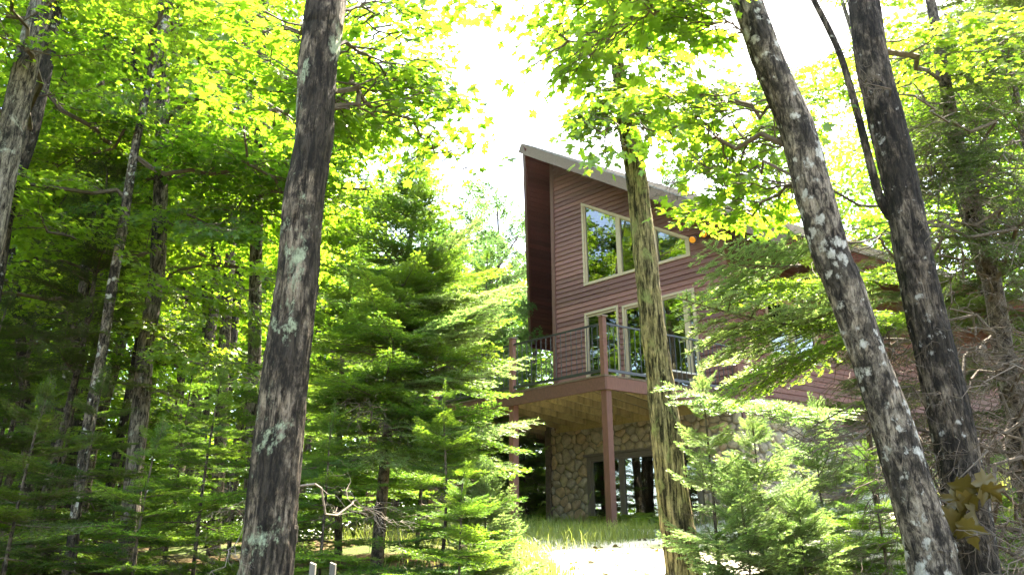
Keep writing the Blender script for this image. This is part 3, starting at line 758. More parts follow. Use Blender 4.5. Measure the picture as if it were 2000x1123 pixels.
M['leaf_pale'] = leaf_mat('far_leaf_shade_toned', (.04,.085,.022), (.08,.14,.04), (.06,.14,.035), (.15,.28,.075), .5, .02)  # far leaf with shading put into its colour: darker, bluer, less translucent
MAPLE_PALE = []
for m_ in MAPLE_FAR:
    q = m_.copy(); q.materials[1] = M['leaf_pale']; MAPLE_PALE.append(q)
def conifer_spray(seed, L=1.2, gap=.055, ang=.95, nl=.024, nw=.0052, step=.0075, sag=-.10, tipup=.10, fine=False, keep=1.0, up=.5):
    rg = np.random.default_rng(seed); A = Acc(); NP = []; ND = []; NS = []; U0 = []
    n = 12; t = np.linspace(0,1,n)
    main = np.stack([L*t, .03*L*np.sin(t*4+rg.uniform(0,6)), L*(sag*t + tipup*t**3)], 1)
    A.add(*tube(main, np.linspace(.0085*L, .0022, n), 4))
    def needles(c):
        seg = np.linalg.norm(np.diff(c, axis=0), axis=1); l = seg.sum()
        m = max(3, int(l/step)); q = np.linspace(0, 1, m); cum = np.concatenate([[0], np.cumsum(seg)])/l
        p = np.stack([np.interp(q, cum, c[:,k]) for k in range(3)], 1); d = unit(c[-1]-c[0])
        s = unit(np.cross(UP, d)); u = np.cross(d, s)
        for sg in (1,-1, 0):
            if sg == 0:
                sel = rg.random(m) < up; lat = rg.normal(0,.45,(m,1))*s + u*.75
            else:
                sel = np.ones(m, bool); lat = sg*s + u*rg.uniform(-.1,.45,(m,1))
            dd = d*rg.uniform(.45,.85,(m,1)) + lat
            NP.append(p[sel]); ND.append(dd[sel]); NS.append(nl*rg.uniform(.7,1.1,sel.sum()))
    def twig(p, d, l, depth):
        k = 5; c = curve(p, d, l, k, -.05 if not fine else -.16, rg, .05)
        A.add(*tube(c, np.linspace(.0035 if depth == 0 else .002, .0012, k), 3)); needles(c)
        if depth < (2 if fine else 1) and l > .13:
            y = .07
            base = math.atan2(d[1], d[0])
            while y < l*.94:
                g_ = y/l; pp = c[0]+(c[-1]-c[0])*g_
                for s2 in (1,-1):
                    if rg.random() > keep: continue
                    a3 = base + s2*rg.uniform(.75,1.05); twig(pp, np.array([math.cos(a3), math.sin(a3), d[2]+rg.uniform(-.12,.1)]), (l-y)*rg.uniform(.38,.6)+.03, depth+1)
                y += rg.uniform(.07,.10)
    for side in (1,-1):
        x = .06*L + rg.uniform(0,.04)
        while x < L*.97:
            f = x/L
            if rg.random() < keep:
                p = np.array([np.interp(f, t, main[:,k]) for k in range(3)])
                l = (.50*(1-f)**.85 * min(1, f/.22+.35)*L + .05)*rg.uniform(.75,1.12); a = side*rg.uniform(ang-.15, ang+.15)
                twig(p, np.array([math.cos(a), math.sin(a), rg.uniform(-.12,.10)]), l, 0)
            x += gap*rg.uniform(.8,1.25)
    needles(main[int(n*.3):])
    NP = np.concatenate(NP); ND = np.concatenate(ND); NS = np.concatenate(NS); k = len(NP)
    R = frames(ND, rg.uniform(-.8,.8,k))
    tri = np.array([(0,-.5*nw/nl,0),(0,.5*nw/nl,0),(1,0,0)])
    V, F = stamp(tri, np.array([(0,1,2)]), NP, R, NS)
    return A.get(), V, F
def spray_mesh(name, seed, mat, **kw):
    (wv, wf), V, F = conifer_spray(seed, **kw)
    return np_mesh(name, np.concatenate([wv, V]), [wf, F+len(wv)], [M['twig'], M[mat]], [0, 1])
FIR_L = [spray_mesh('needle_branch', 200+i, 'needle', L=1.5, gap=.105, nl=.034, nw=.010, step=.0125, up=.6) for i in range(4)]
FIR_S = [spray_mesh('needle_branch', 210+i, 'needle', L=.75, gap=.075, nl=.030, nw=.0085, step=.0105, up=.6) for i in range(3)]
YNG_LIT_L = [spray_mesh('needle_branch', 220+i, 'needle_young_lit', L=1.1, gap=.065, nl=.027, nw=.0075, step=.009, sag=.02, tipup=.12, up=.8) for i in range(3)]
YNG_LIT_S = [spray_mesh('needle_branch', 230+i, 'needle_young_lit', L=.5, gap=.05, nl=.024, nw=.0065, step=.0075, sag=.05, tipup=.12, up=.9) for i in range(3)]
HEM_LIT = [spray_mesh('needle_branch', 250+i, 'needle', L=1.6, gap=.10, nl=.024, nw=.010, step=.012, sag=-.10, tipup=-.06, fine=True, up=.4, keep=.8) for i in range(3)]  # hemlock sprays in lighter fir needles, sunlight put into the colour
FIR_SHADE_L = [spray_mesh('needle_branch', 260+i, 'needle_dark', L=1.5, gap=.105, nl=.032, nw=.0095, step=.0125, up=.5) for i in range(3)]  # fir sprays in the dark needle colour, painting understorey shade
FIR_SHADE_S = [spray_mesh('needle_branch', 270+i, 'needle_dark', L=.75, gap=.075, nl=.028, nw=.0085, step=.0105, up=.5) for i in range(3)]
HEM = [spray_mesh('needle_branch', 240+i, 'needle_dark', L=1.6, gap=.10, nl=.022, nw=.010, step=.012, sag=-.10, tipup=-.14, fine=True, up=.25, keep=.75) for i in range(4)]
def bare_branch(seed, L=1.6, dens=1.0):
    rg = np.random.default_rng(seed); A = Acc()
    c = curve(np.zeros(3), (1,0,.06), L, 14, rg.uniform(-.16,.05), rg, .16); A.add(*tube(c, np.linspace(.0075*L, .002, 14), 5))
    def tw(p, a, el, l, depth):
        k = 6; d = (math.cos(a)*math.cos(el), math.sin(a)*math.cos(el), math.sin(el)); q = curve(p, d, l, k, -.22, rg, .2)
        A.add(*tube(q, np.linspace(.0032 if depth == 0 else .0018, .0009, k), 3))
        if depth < 2:
            for _ in range(int(rg.integers(1,5)*dens)):
                j = rg.integers(1,k); tw(q[j], a+rg.uniform(-1.1,1.1), el+rg.uniform(-.7,.4), l*rg.uniform(.25,.6), depth+1)
    for _ in range(int(11*L*dens)):
        f = rg.uniform(.12,1); j = int(f*13); tw(c[j], rg.choice([-1,1])*rg.uniform(.4,1.2), rg.uniform(-.5,.4), L*rg.uniform(.12,.38)*(1.15-f*.6), 0)
    return np_mesh('bare_branch', *A.get(), M['twig'])
BARE = [bare_branch(300+i) for i in range(5)]
BARE_PALE = []
for m_ in BARE[:2]:
    q = m_.copy(); q.materials.clear(); q.materials.append(M['twig_pale']); BARE_PALE.append(q)

# ------------------------------------------------------------------ trees
def root_pos(r): return np.array(r.location)
def spline(pts, rad, n):
    pts = np.asarray(pts, float); m = len(pts); T = np.linspace(0, m-1, n); o = []
    for t in T:
        i = min(int(t), m-2); f = t-i
        p0, p1, p2, p3 = pts[max(i-1,0)], pts[i], pts[i+1], pts[min(i+2,m-1)]
        o.append(.5*((2*p1)+(p2-p0)*f+(2*p0-5*p1+4*p2-p3)*f*f+(3*p1-p0-3*p2+p3)*f**3))
    return np.array(o), np.interp(T, np.arange(m), rad)
def trunk_mesh(pts, rad, mat, seg=14, ring=.12, rough=.05, flare=True, seed=0, name='trunk', detail=False):
    L = np.sum(np.linalg.norm(np.diff(np.asarray(pts), axis=0), axis=1)); n = max(6, int(L/ring))
    c, r_ = spline(pts, rad, n); d = np.gradient(c, axis=0); d /= np.linalg.norm(d, axis=1, keepdims=True)
    u = np.cross(d, np.array([0,1.,0])); u /= np.linalg.norm(u, axis=1, keepdims=True); w_ = np.cross(d, u)
    th = np.linspace(0, 2*np.pi, seg, endpoint=False); T, S = np.meshgrid(th, np.linspace(0, L, n))
    q = np.stack([np.cos(T).ravel()*1.6, np.sin(T).ravel()*1.6, S.ravel()*.9], 1)
    h = (fnoise(q, seed, 3)-.5)*2*rough
    if detail:
        q2 = np.stack([np.cos(T).ravel()*9, np.sin(T).ravel()*9, S.ravel()*2.6], 1)
        h = h + (np.abs(fnoise(q2, seed+5, 3)-.5)*-2+.35)*.22 + (vnoise(np.stack([np.cos(T).ravel()*2, np.sin(T).ravel()*2, S.ravel()*1.7], 1), seed+9) > .83)*.05
    RR_ = r_[:,None]*(1+h.reshape(T.shape))
    if flare: RR_ = RR_*(1+.45*np.exp(-S/.22)*(1+.35*np.cos(T*4+seed)))
    V = c[:,None,:] + RR_[:,:,None]*(np.cos(T)[:,:,None]*u[:,None,:] + np.sin(T)[:,:,None]*w_[:,None,:])
    i = np.arange(n-1)[:,None]*seg; j = np.arange(seg)[None]; k = (j+1) % seg
    F = np.stack([i+j, i+seg+j, i+seg+k, i+k], -1).reshape(-1, 4)
    return np_mesh(name, (V-c[0]).reshape(-1,3), F, M[mat], smooth=True), c
def tree(name, label, cat, pts, rad, mat, group=None, **kw):
    me, c = trunk_mesh(pts, rad, mat, **kw)
    r_ = empty(name, c[0], label, cat, group); mobj('trunk', me, r_); r_['_n'] = 0
    return r_, c
def put(parent, name, me, p, d, scale, roll=0., yscale=1.):
    """a branch object under its tree: starts at p, points along d"""
    R = frames(np.array([d], float), np.array([roll]))[0]
    mw = np.eye(4); mw[:3,:3] = R*np.array([scale, scale*yscale, scale]); mw[:3,3] = np.asarray(p)-root_pos(parent)
    o = bpy.data.objects.new(name, me); link(o, parent); o.matrix_local = Matrix(mw.tolist()); return o
ML = 3.2
def mbranch(t, p, q, rg, far=False, roll=None, name='branch'):
    p, q = np.asarray(p, float), np.asarray(q, float); L = np.linalg.norm(q-p)
    me = (MAPLE_PALE if far == 2 else MAPLE_FAR if far else MAPLE)[rg.integers(0, 4 if far else 5)]
    return put(t, name, me, p, q-p, L/ML*rg.uniform(.97,1.05), rg.normal(0,.25) if roll is None else roll)
def maple_crown(t, c, z0, n, Lr, rg, far=False, az=None, elev=(.05,.6), zmax=None):
    z1 = c[-1][2] if zmax is None else zmax; ph = rg.uniform(0,6.28)
    for k in range(n):
        z = z0 + (z1-z0)*(k+.5*rg.random())/n; p = np.array([np.interp(z, c[:,2], c[:,i]) for i in range(3)])
        ph += 2.4+rg.uniform(-.4,.4); a = ph if az is None else rg.uniform(*az)
        el = rg.uniform(*elev); L = rg.uniform(*Lr)*(1.05-.45*(z-z0)/max(.1, z1-z0))
        mbranch(t, p, p+L*np.array([math.cos(a)*math.cos(el), math.sin(a)*math.cos(el), math.sin(el)]), rg, far)
def fir(name, label, x, y, H, R, seed, low=.06, cat='fir tree', group=None, kind='fir', nlev=None, per=5, gap0=None, lean=(0,0), trunk_r=None, mat='bark_fir', z=None, power=.9):
    rg = np.random.default_rng(seed); z = gz(x, y) if z is None else z
    base = np.array([x, y, z-.1]); top = np.array([x+lean[0], y+lean[1], z+H]); tr = trunk_r or .009*H+.005
    t, c = tree(name, label, cat, [base, base*.5+top*.5+rg.normal(0,.02*H,3)*[1,1,0], top], [tr, tr*.6, .006], mat, group, seg=8, ring=.25, rough=.04, flare=False, seed=seed)
    big, small = dict(fir=(FIR_L, FIR_S), young=(YNG_LIT_L, YNG_LIT_S), hem=(HEM, HEM), dark=(FIR_SHADE_L, FIR_SHADE_S))[kind]; Lb, Ls = dict(fir=(1.5,.75), young=(1.1,.5), hem=(1.6,1.6), dark=(1.5,.75))[kind]
    nlev = nlev or max(8, int(H/.34))
    for k in range(nlev):
        f = low + (.97-low)*(k/(nlev-1))**.95; zz = z+H*f; p = np.array([np.interp(zz, c[:,2], c[:,i]) for i in range(3)])
        L0 = R*(1-f)**power + .16; ph = rg.uniform(0, 6.28)
        for j in range(per):
            a = ph+6.283*j/per+rg.uniform(-.3,.3); L = L0*rg.uniform(.78,1.12)
            el = -.18+.75*f**1.5+rg.uniform(-.1,.12) if kind != 'hem' else -.05+.5*f+rg.uniform(-.15,.15)
            if kind == 'young': el = .12+.5*f+rg.uniform(-.1,.1)
            src, l0 = (big, Lb) if L > .62*Lb else (small, Ls)
            pz = p+np.array([0,0,rg.uniform(-.09,.09)])
            dead = rg.random() < .2 and f < .5
            put(t, 'dead_branch' if dead else 'branch', BARE[rg.integers(0,5)] if dead else src[rg.integers(0,len(src))], pz, (math.cos(a)*math.cos(el), math.sin(a)*math.cos(el), math.sin(el)), L/(1.6 if dead else l0), rg.normal(0,.15))
        if kind != 'hem' and f < .9:
            for j in range(1):
                a = rg.uniform(0,6.28); put(t, 'branch', small[rg.integers(0,len(small))], p+np.array([0,0,H/nlev*.5]), (math.cos(a), math.sin(a), .15), L0*.55/Ls, 0)
    put(t, 'leader', small[0], np.array([top[0], top[1], top[2]-.2]), (0.05,0,1), .4/Ls)
    return t, c
def pts(lst, Y): return [at(u, v, Y if np.isscalar(Y) else y_) for (u, v), y_ in zip(lst, [Y]*len(lst) if np.isscalar(Y) else Y)]
def down(p, extra=.15):              # the foot of a trunk that leaves the frame at the bottom
    z = gz(p[0], p[1]); return z-extra

# --- the big lichen covered trunk in front
def full(lst, Y, wpx, topz=None, slope=None):
    """pixel outline (top to bottom) -> world polyline from the ground up, radii in metres"""
    P_ = pts(lst, Y); rad = [w_*.5*Y/FPX/ray(*q_)[1]*.97 for w_, q_ in zip(wpx, lst)]
    P_ = P_[::-1]; rad = rad[::-1]
    z0 = gz(P_[0][0], Y)-.15; d = P_[1]-P_[0]
    if P_[0][2] > z0+.05: P_ = [np.array([P_[0][0]-d[0]/max(d[2],.05)*(P_[0][2]-z0)*.8, Y, z0])] + P_; rad = [rad[0]*1.06]+rad
    d = unit(P_[-1]-P_[-2]); topz = topz or P_[-1][2]+3
    k = (topz-P_[-1][2])/max(d[2], .3)
    P_ = P_ + [P_[-1]+d*k*.5+np.array([0,.1,0]), P_[-1]+d*k+np.array([0,.3,0])]; rad = rad+[rad[-1]*.75, rad[-1]*.45]
    return P_, rad

rg = np.random.default_rng(11)
P_, rad = full([(637,0),(630,60),(620,140),(612,280),(592,400),(580,560),(561,700),(546,840),(530,1000),(520,1123)], 4.6, [74,74,72,70,76,80,86,92,97,101], 9.5)
T1, c1 = tree('maple_tree', 'big foreground maple trunk left of the house, dark bark with pale green lichen patches', 'tree', P_, rad, 'bark_lichen', seg=72, ring=.028, rough=.07, seed=3, detail=True)
P_, rad = full([(1186,0),(1206,120),(1222,230),(1240,330),(1253,440),(1264,540),(1274,640),(1287,720),(1298,812),(1312,950),(1334,1100)], 8.5, [17,24,34,40,43,45,46,49,56,60,68], 12.5)
T2, c2 = tree('maple_tree', 'slim furrowed trunk standing in front of the house windows and deck', 'tree', P_, rad, 'bark_furrow', seg=64, ring=.035, rough=.10, seed=8, detail=True)
P_, rad = full([(1457,0),(1502,125),(1556,250),(1589,375),(1624,500),(1650,560),(1698,700),(1737,810),(1774,935),(1813,1060),(1826,1123)], 4.8, [54,58,64,70,68,68,65,72,80,86,90], 9.0)
T3, c3 = tree('maple_tree', 'leaning trunk right of the house with white lichen spots, left of the black trunk', 'tree', P_, rad, 'bark_spots', seg=64, ring=.03, rough=.07, seed=14, detail=True)
P_, rad = full([(1686,0),(1704,125),(1734,250),(1762,375),(1784,500),(1796,560),(1828,700),(1854,810),(1880,935),(1900,1060),(1908,1123)], 5.2, [55,59,65,63,67,68,73,77,79,79,81], 9.6)
T4, c4 = tree('maple_tree', 'almost black leaning trunk right of the white spotted one, with a thin dark side limb', 'tree', P_, rad, 'bark_black', seg=64, ring=.03, rough=.06, seed=21, detail=True)
lp = pts([(1740,425),(1719,389),(1699,319),(1679,240),(1659,165),(1634,90),(1589,0),(1540,-90)], 5.25); lp[0] = lp[0]
lme, lc = trunk_mesh(lp, [.034,.032,.031,.029,.027,.026,.023,.018], 'bark_black', seg=10, ring=.06, rough=.10, flare=False, seed=4, name='limb')
lo = mobj('limb', lme, T4); lo.location = Vector(tuple(lc[0]))-T4.location
P_, rad = full([(1817,0),(1862,250),(1890,375),(1921,500),(1939,560),(1963,700),(1985,810),(2005,935)], 6.6, [18,27,33,35,35,36,38,40], 10.5)
T5, c5 = tree('hemlock_tree', 'brownish hemlock at the right edge with many bare dead lower twigs', 'tree', P_, rad, 'bark_fir', seg=14, ring=.08, rough=.05, seed=31)

# --- trunks of the left wood (pixel outline, distance, widths, label, bark)
left = [
 ([(84,0),(52,125),(24,250),(2,360),(-30,520)], 7.2, [42,44,48,50,52], 'leftmost pale grey trunk leaning across the upper left corner', 'bark_grey', 11.5),
 ([(112,0),(88,125),(62,250),(14,400),(-14,560)], 8.2, [26,30,30,33,34], 'slim dark trunk just right of the pale leaning trunk in the upper left corner', 'bark_black', 12.5),
 ([(322,-20),(320,0),(317,250),(309,500),(297,600),(283,690),(278,760),(263,910),(250,1060)], 10.0, [22,22,25,30,30,32,34,35,37], 'tall straight grey brown trunk in the middle of the left wood', 'bark_grey', 14.0),
 ([(330,20),(299,125),(264,290),(239,450),(219,560),(200,685),(175,810),(155,950),(143,1050)], 9.0, [12,14,16,19,20,20,20,21,22], 'slender slanting trunk with pale bark left of the tall straight one', 'bark_spots', 11.5),
 ([(514,60),(511,225),(504,350),(499,550),(496,760),(489,1010)], 10.4, [22,23,24,25,27,29], 'straight trunk close behind the big lichen trunk on its left', 'bark_grey', 13.5),
 ([(462,330),(452,480),(440,640),(428,900)], 13.0, [18,20,22,24], 'dim brown trunk left of the trunk behind the big lichen maple', 'bark_fir', 13.5),
 ([(196,180),(178,430),(150,640),(120,800),(96,1000)], 11.0, [12,15,18,22,24], 'dark trunk leaning among hemlocks on the far left', 'bark_black', 12.5),
 ([(20,480),(34,600),(48,760),(56,960)], 12.0, [16,18,20,22], 'thin dark trunk near the left edge above the low firs', 'bark_black', 12.0),
 ([(392,0),(380,260),(368,520),(352,760)], 17.0, [12,14,15,16], 'thin far trunk between the tall straight trunk and the big lichen maple', 'bark_grey', 16.5),
]
LT = []
for i, (ol, Y_, wp, lab, bk_, tz) in enumerate(left):
    P_, rad = full(ol, Y_, wp, tz)
    t, c = tree('maple_tree', lab, 'tree', P_, rad, bk_, seg=16, ring=.10, rough=.06, seed=40+i); LT.append((t, c))
# crowns of the left wood
for i, (t, c) in enumerate(LT):
    zlow = [6.0, 6.6, 5.6, 5.8, 5.4, 4.8, 5.4, 5.0, 4.6][i]; n = [5,7,13,8,12,10,8,8,12][i]
    maple_crown(t, c, zlow, n, (2.0,3.4), rg, far=(i > 7), elev=(-.12,.45))
def brs(t, Y0, lst, far=False):
    """custom branches: (u0,v0, u1,v1, dY) start and tip in the photo, tip dY nearer or farther"""
    for (u0,v0,y0,u1,v1,y1) in lst: mbranch(t, at(u0,v0,y0), at(u1,v1,y1), rg, far)
t, c = LT[2]
brs(t, 10, [(300,560,10,455,620,8.2),(290,640,10,430,700,8.6),(315,300,10,470,330,8.8),(318,200,10,180,250,8.8),(310,430,10,440,470,8.5),(312,350,10,150,420,9),(300,600,10,180,640,9.5)])
t, c = LT[4]
brs(t, 10.4, [(511,120,10.4,700,60,8.2),(511,180,10.4,690,150,8.0),(508,260,10.4,700,235,7.8),(505,330,10.4,720,330,8.2),(504,420,10.4,640,430,9.4),(505,300,10.4,420,380,8.6),(508,200,10.4,400,230,8.8)])

# --- near foliage whose leaves can be told apart: each of the largest leaves is an object
leaf_me = np_mesh('leaf', LEAF_V, LEAF_F, M['leaf'], smooth=True)
def leafy(t, lst, nobj, leaf=.10, dens=.8, seed=0):
    rg_ = np.random.default_rng(seed); allp = []; allR = []; alls = []; W_ = Acc(); rp = root_pos(t)
    for k, (u0,v0,y0,u1,v1,y1) in enumerate(lst):
        p, q = at(u0,v0,y0), at(u1,v1,y1); L = np.linalg.norm(q-p)
        (wv, wf), pos, R, size = maple_branch(seed*31+k+500, L=L, leaf=leaf, dens=dens, sub=.26)
        B = frames(np.array([q-p]), np.array([rg_.normal(0,.25)]))[0]
        W_.add(wv@B.T+p-rp, wf); allp.append(pos@B.T+p); allR.append(np.einsum('ij,njk->nik', B, R)); alls.append(size)
    pos = np.concatenate(allp); R = np.concatenate(allR); size = np.concatenate(alls)
    rel = pos-np.array([0,0,EYE]); zc = rel[:,1]*cp+rel[:,2]*sp; xs = rel[:,0]/np.maximum(zc,.1)*FPX; ys_ = (rel[:,2]*cp-rel[:,1]*sp)/np.maximum(zc,.1)*FPX
    inv = (np.abs(xs) < 1000) & (np.abs(ys_) < 560) & (zc > .5)
    score = np.where(inv, size/np.maximum(zc,.3), 0); order = np.argsort(-score); own = order[:nobj]; rest = order[nobj:]
    mobj('twigs', np_mesh('twigs', *W_.get(), M['twig']), t)
    V, F = stamp(LEAF_V, LEAF_F, pos[rest]-rp, R[rest], size[rest]); o = mobj('foliage', np_mesh('foliage', V, F, M['leaf']), t); o['kind'] = 'stuff'
    for i in own:
        mw = np.eye(4); mw[:3,:3] = R[i]*size[i]; mw[:3,3] = pos[i]-rp
        o = bpy.data.objects.new('leaf', leaf_me); link(o, t); o.matrix_local = Matrix(mw.tolist())
# overhanging sprays: left of the gap (from the lichen maple), top and right of the gap
leafy(T1, [(650,20,4.6,830,50,5.6),(655,90,4.6,800,170,6.0),(600,60,4.6,430,120,5.8),(640,160,4.7,800,260,6.6),(610,180,4.7,450,260,6.4),(645,220,4.8,840,300,7.2)], 280, .105, .55, 1)
leafy(T2, [(1212,150,8.5,1150,225,7.9),(1218,200,8.5,1320,240,7.6),(1205,100,8.5,1330,130,7.4),(1200,60,8.5,1120,90,7.9),(1200,40,8.5,1310,30,7.6),(1215,170,8.5,1240,260,7.5),(1222,215,8.5,1205,150,7.2),(1210,130,8.5,1200,40,7.0)], 260, .115, .5, 2)
leafy(T3, [(1570,300,4.85,1250,330,6.4),(1560,260,4.85,1300,220,6.6),(1580,350,4.85,1330,420,6.2),(1545,220,4.85,1390,150,6.0),(1460,10,4.8,1060,30,4.6),(1462,-20,4.8,945,25,4.4),(1465,-60,4.8,1020,-30,4.2),(1300,10,4.6,1075,75,4.4),(1480,60,4.8,1330,40,4.9)], 290, .105, .5, 3)
brs(T4, 5.2, [(1690,20,5.2,1830,60,7.2)])

# --- trees right of and behind the house
def simple_maple(x, y, H, label, n=12, Lr=(2.2,3.6), zl=.35, bark='bark_grey', far=True, group=None, seed=0, r=.13):
    rg_ = np.random.default_rng(seed+900); z = gz(x, y)
    P_ = [np.array([x,y,z-.2]), np.array([x+rg_.normal(0,.2),y+rg_.normal(0,.2),z+H*.4]), np.array([x+rg_.normal(0,.5),y+rg_.normal(0,.4),z+H*.75]), np.array([x+rg_.normal(0,.6),y,z+H])]
    t, c = tree('maple_tree', label, 'tree', P_, [r, r*.8, r*.5, .02], bark, group, seg=10, ring=.4, rough=.06, seed=seed)
    maple_crown(t, c, z+H*zl, n, Lr, rg_, far, elev=(-.05,.6)); return t, c
simple_maple(9.8, 11.2, 12.5, 'maple behind the crossing trunks, its yellow green leaves filling the upper right', 9, (2.4,3.8), .38, seed=1)
simple_maple(11.5, 13.5, 13, 'tall maple at the upper right corner beyond the hemlock', 14, (2.6,4.0), .36, seed=2)
simple_maple(8.2, 14.0, 11.5, 'slim maple standing at the right end of the roof', 7, (2.0,3.0), .52, seed=3)
simple_maple(8.8, 25, 15.5, 'tall maple behind the roof, its top showing above the right slope', 18, (2.4,3.6), .55, seed=14)
simple_maple(5.6, 28, 14.0, 'maple behind the middle of the roof', 14, (2.0,3.0), .6, far=2, seed=15)
simple_maple(15.5, 17, 14, 'far maple beyond the right end of the house', 14, (2.8,4.2), .25, seed=4)
simple_maple(-.6, 27, 13.0, 'pale maple behind the house left of the roof peak', 18, (2.6,3.8), .10, far=2, seed=5)
simple_maple(-3.6, 24, 12.5, 'pale round maple behind the tall fir', 18, (2.6,3.8), .12, far=2, seed=6)
simple_maple(-2.3, 20.5, 8.6, 'bushy light green maple right behind the tall fir', 26, (1.8,2.6), .08, far=2, seed=12)
simple_maple(-.3, 22.5, 9.2, 'bushy light green maple showing between the tall fir and the soffit', 26, (1.8,2.6), .06, far=2, seed=13)
simple_maple(-1.4, 23.5, 10.5, 'slender pale maple between the tall fir and the dark red soffit', 20, (2.0,3.0), .08, far=2, seed=9)
simple_maple(.6, 25.5, 9.8, 'leafy pale maple showing through the deck railing', 20, (2.0,3.0), .05, far=2, seed=10)
simple_maple(2.4, 30, 13.0, 'far maple peeping out just beside the dark red soffit', 18, (2.6,3.8), .05, far=2, seed=7)
simple_maple(-6.8, 19, 13.5, 'maple deep in the wood behind the big lichen trunk', 16, (2.6,3.8), .16, seed=8)
for k, (x, y, H) in enumerate([(-10.5,17,14),(-14,20,15),(-17.5,15,14.5),(-9,25,15),(-13.5,28,16),(-20,24,16),(-5.2,31,14),(-24,19,15)]):
    simple_maple(x, y, H, 'green maple deep in the left wood, its trunk half lost among leaves', 15, (2.8,4.2), .16, seed=20+k, group='maples deep in the left wood')
rt_ = np.random.default_rng(31)
for k in range(13):                                   # slim trunks far back between the others
    u_ = [22,70,118,160,205,236,345,388,410,446,470,140,600][k]; Yb = rt_.uniform(13,22); p_ = at(u_, 800, Yb)
    simple_maple(p_[0], Yb, rt_.uniform(10,13), 'slim dark trunk far back between the trees of the left wood', 6, (1.6,2.6), .45, bark='bark_black' if k % 2 else 'bark_fir', group='slim trunks far back in the left wood', seed=150+k, r=rt_.uniform(.07,.12))
# trees the window panes mirror, left of the yard and behind the viewer
for k, (x, y, H, lab) in enumerate([(-7.9,13.6,19,'tall leafy maple at the left edge behind the leaning pale trunk'),(-9.2,11.6,19,'tall maple just past the left edge'),(-8.8,15.8,19,'tall maple behind the leftmost trunks')]):
    simple_maple(x, y, H, lab, 30, (2.6,4.2), .2, seed=80+k)
for k, (x, y, H, lab) in enumerate([(-8.6,13.0,5.0,'fir at the left edge facing the patio window'),(-9.8,11.0,4.5,'bushy fir just past the left edge'),(-10.4,14.6,5.5,'fir deep at the left edge')]):
    fir('fir_tree', lab, x, y, H, 1.7, 140+k, low=.04)
for k, (x, y, H) in enumerate([(-9.8,9.0,16),(-9,6,14),(-13,10,17),(-7,0,13),(-13,4,13),(-2,-8,12),(4,-9,12),(10,-6,12),(12.5,3,12)]):
    simple_maple(x, y, H, 'maple at the side of the yard facing the house windows', 12, (2.4,3.8), .22, seed=50+k, group='maples facing the house windows')

# --- firs
fir_main, fc = fir('fir_tree', 'tall bright balsam fir with bare lower trunk just left of the deck', at(752,800,8.6)[0], 8.6, at(800,285,8.6)[2]-gz(-1.3,8.6), 1.7, 61, low=.26, lean=(.32,0), per=5, trunk_r=.075, nlev=18, power=.75)
for (u0,v0,u1,v1,y1) in [(775,640,1010,620,8.4),(765,720,1020,770,8.5),(760,790,1035,880,8.0),(772,560,1000,520,8.7),(770,600,640,640,8.0),(755,850,930,900,7.6),(762,760,560,800,8.3),(770,680,1000,700,8.0)]:
    p, q = at(u0,v0,8.6), at(u1,v1,y1); put(fir_main, 'branch', FIR_L[rg.integers(0,4)], p, q-p, np.linalg.norm(q-p)/1.5, .1)
for (u0,v0,u1,v1,y1) in [(775,600,1000,590,8.2),(768,700,1030,590,8.0),(765,760,1030,740,7.9),(760,820,1040,870,7.7),(760,700,985,650,8.0),(772,560,960,440,8.3),(755,860,985,960,7.4)]:  # extra branches in brighter needles paint the fir's right side as sunlit
    p, q = at(u0,v0,8.6), at(u1,v1,y1); put(fir_main, 'branch', YNG_LIT_L[rg.integers(0,3)], p, q-p, np.linalg.norm(q-p)/1.1, .1)
fir('fir_tree', 'bluish fir half hidden behind the big lichen trunk', at(690,700,10.6)[0], 10.6, at(690,320,10.6)[2]-2, 1.5, 62, low=.12)
fir('fir_tree', 'small sunlit fir at the lower edge between the tall fir and the drive', at(945,1000,7.4)[0], 7.4, 1.15, .6, 63, kind='young', low=.04, per=6)
fir('fir_tree', 'low fir sprig at the bottom edge left of the white drive', at(900,1100,6.4)[0], 6.4, 1.15, .7, 64, kind='fir', low=.04)
fir('fir_tree', 'dark fir behind the deck posts left of the stone wall', at(1030,900,19)[0], 19.5, 3.3, 1.6, 65, low=.03)
fir('fir_tree', 'pale fir seen through the deck railing', at(1030,700,24)[0], 24, 6.6, 2.0, 66, low=.03)
fir('fir_tree', 'fir seen between the tall fir and the house corner', at(950,700,17)[0], 17, 6.4, 1.8, 67, low=.03)
low = [(60,6.6,2.1,'broad dark fir in the lower left corner'),(170,7.6,2.3,'dark fir second from the left edge along the bottom'),(300,7.0,1.7,'low spreading fir under the tall straight trunk'),(410,7.8,2.3,'dark fir left of the foot of the big lichen trunk'),
       (640,7.2,1.7,'low fir right of the foot of the big lichen trunk'),(-60,8.6,3.4,'tall dark fir at the left edge'),(120,10.5,3.4,'dim fir behind the low firs on the far left'),(350,11.5,3.2,'dim fir behind the tall straight trunk'),(470,9.4,2.9,'fir standing behind the foot of the big lichen trunk'),
       (240,13,3.2,'shaded fir far back between the left trunks'),(580,12.5,3.6,'shaded fir far back right of the big lichen trunk'),(820,10.4,3.0,'fir in the shade behind the tall bright one'),(860,7.4,1.9,'low fir under the tall bright fir')]
for k, (u, Y_, H, lab) in enumerate(low):
    x = at(u, 900, Y_)[0]; fir('fir_tree', lab, x, Y_, H, .30*H+.35, 70+k, low=.05, per=4, kind='dark' if k in (0,1,5,9) else 'fir')  # dark kind: shade painted by needle colour
fir('hemlock_tree', 'dark lacy hemlock between the leaning trunks on the left', at(170,500,9.6)[0], 9.6, at(150,250,9.6)[2]-1.5, 1.7, 90, low=.42, cat='hemlock', kind='hem', per=3, power=.6)
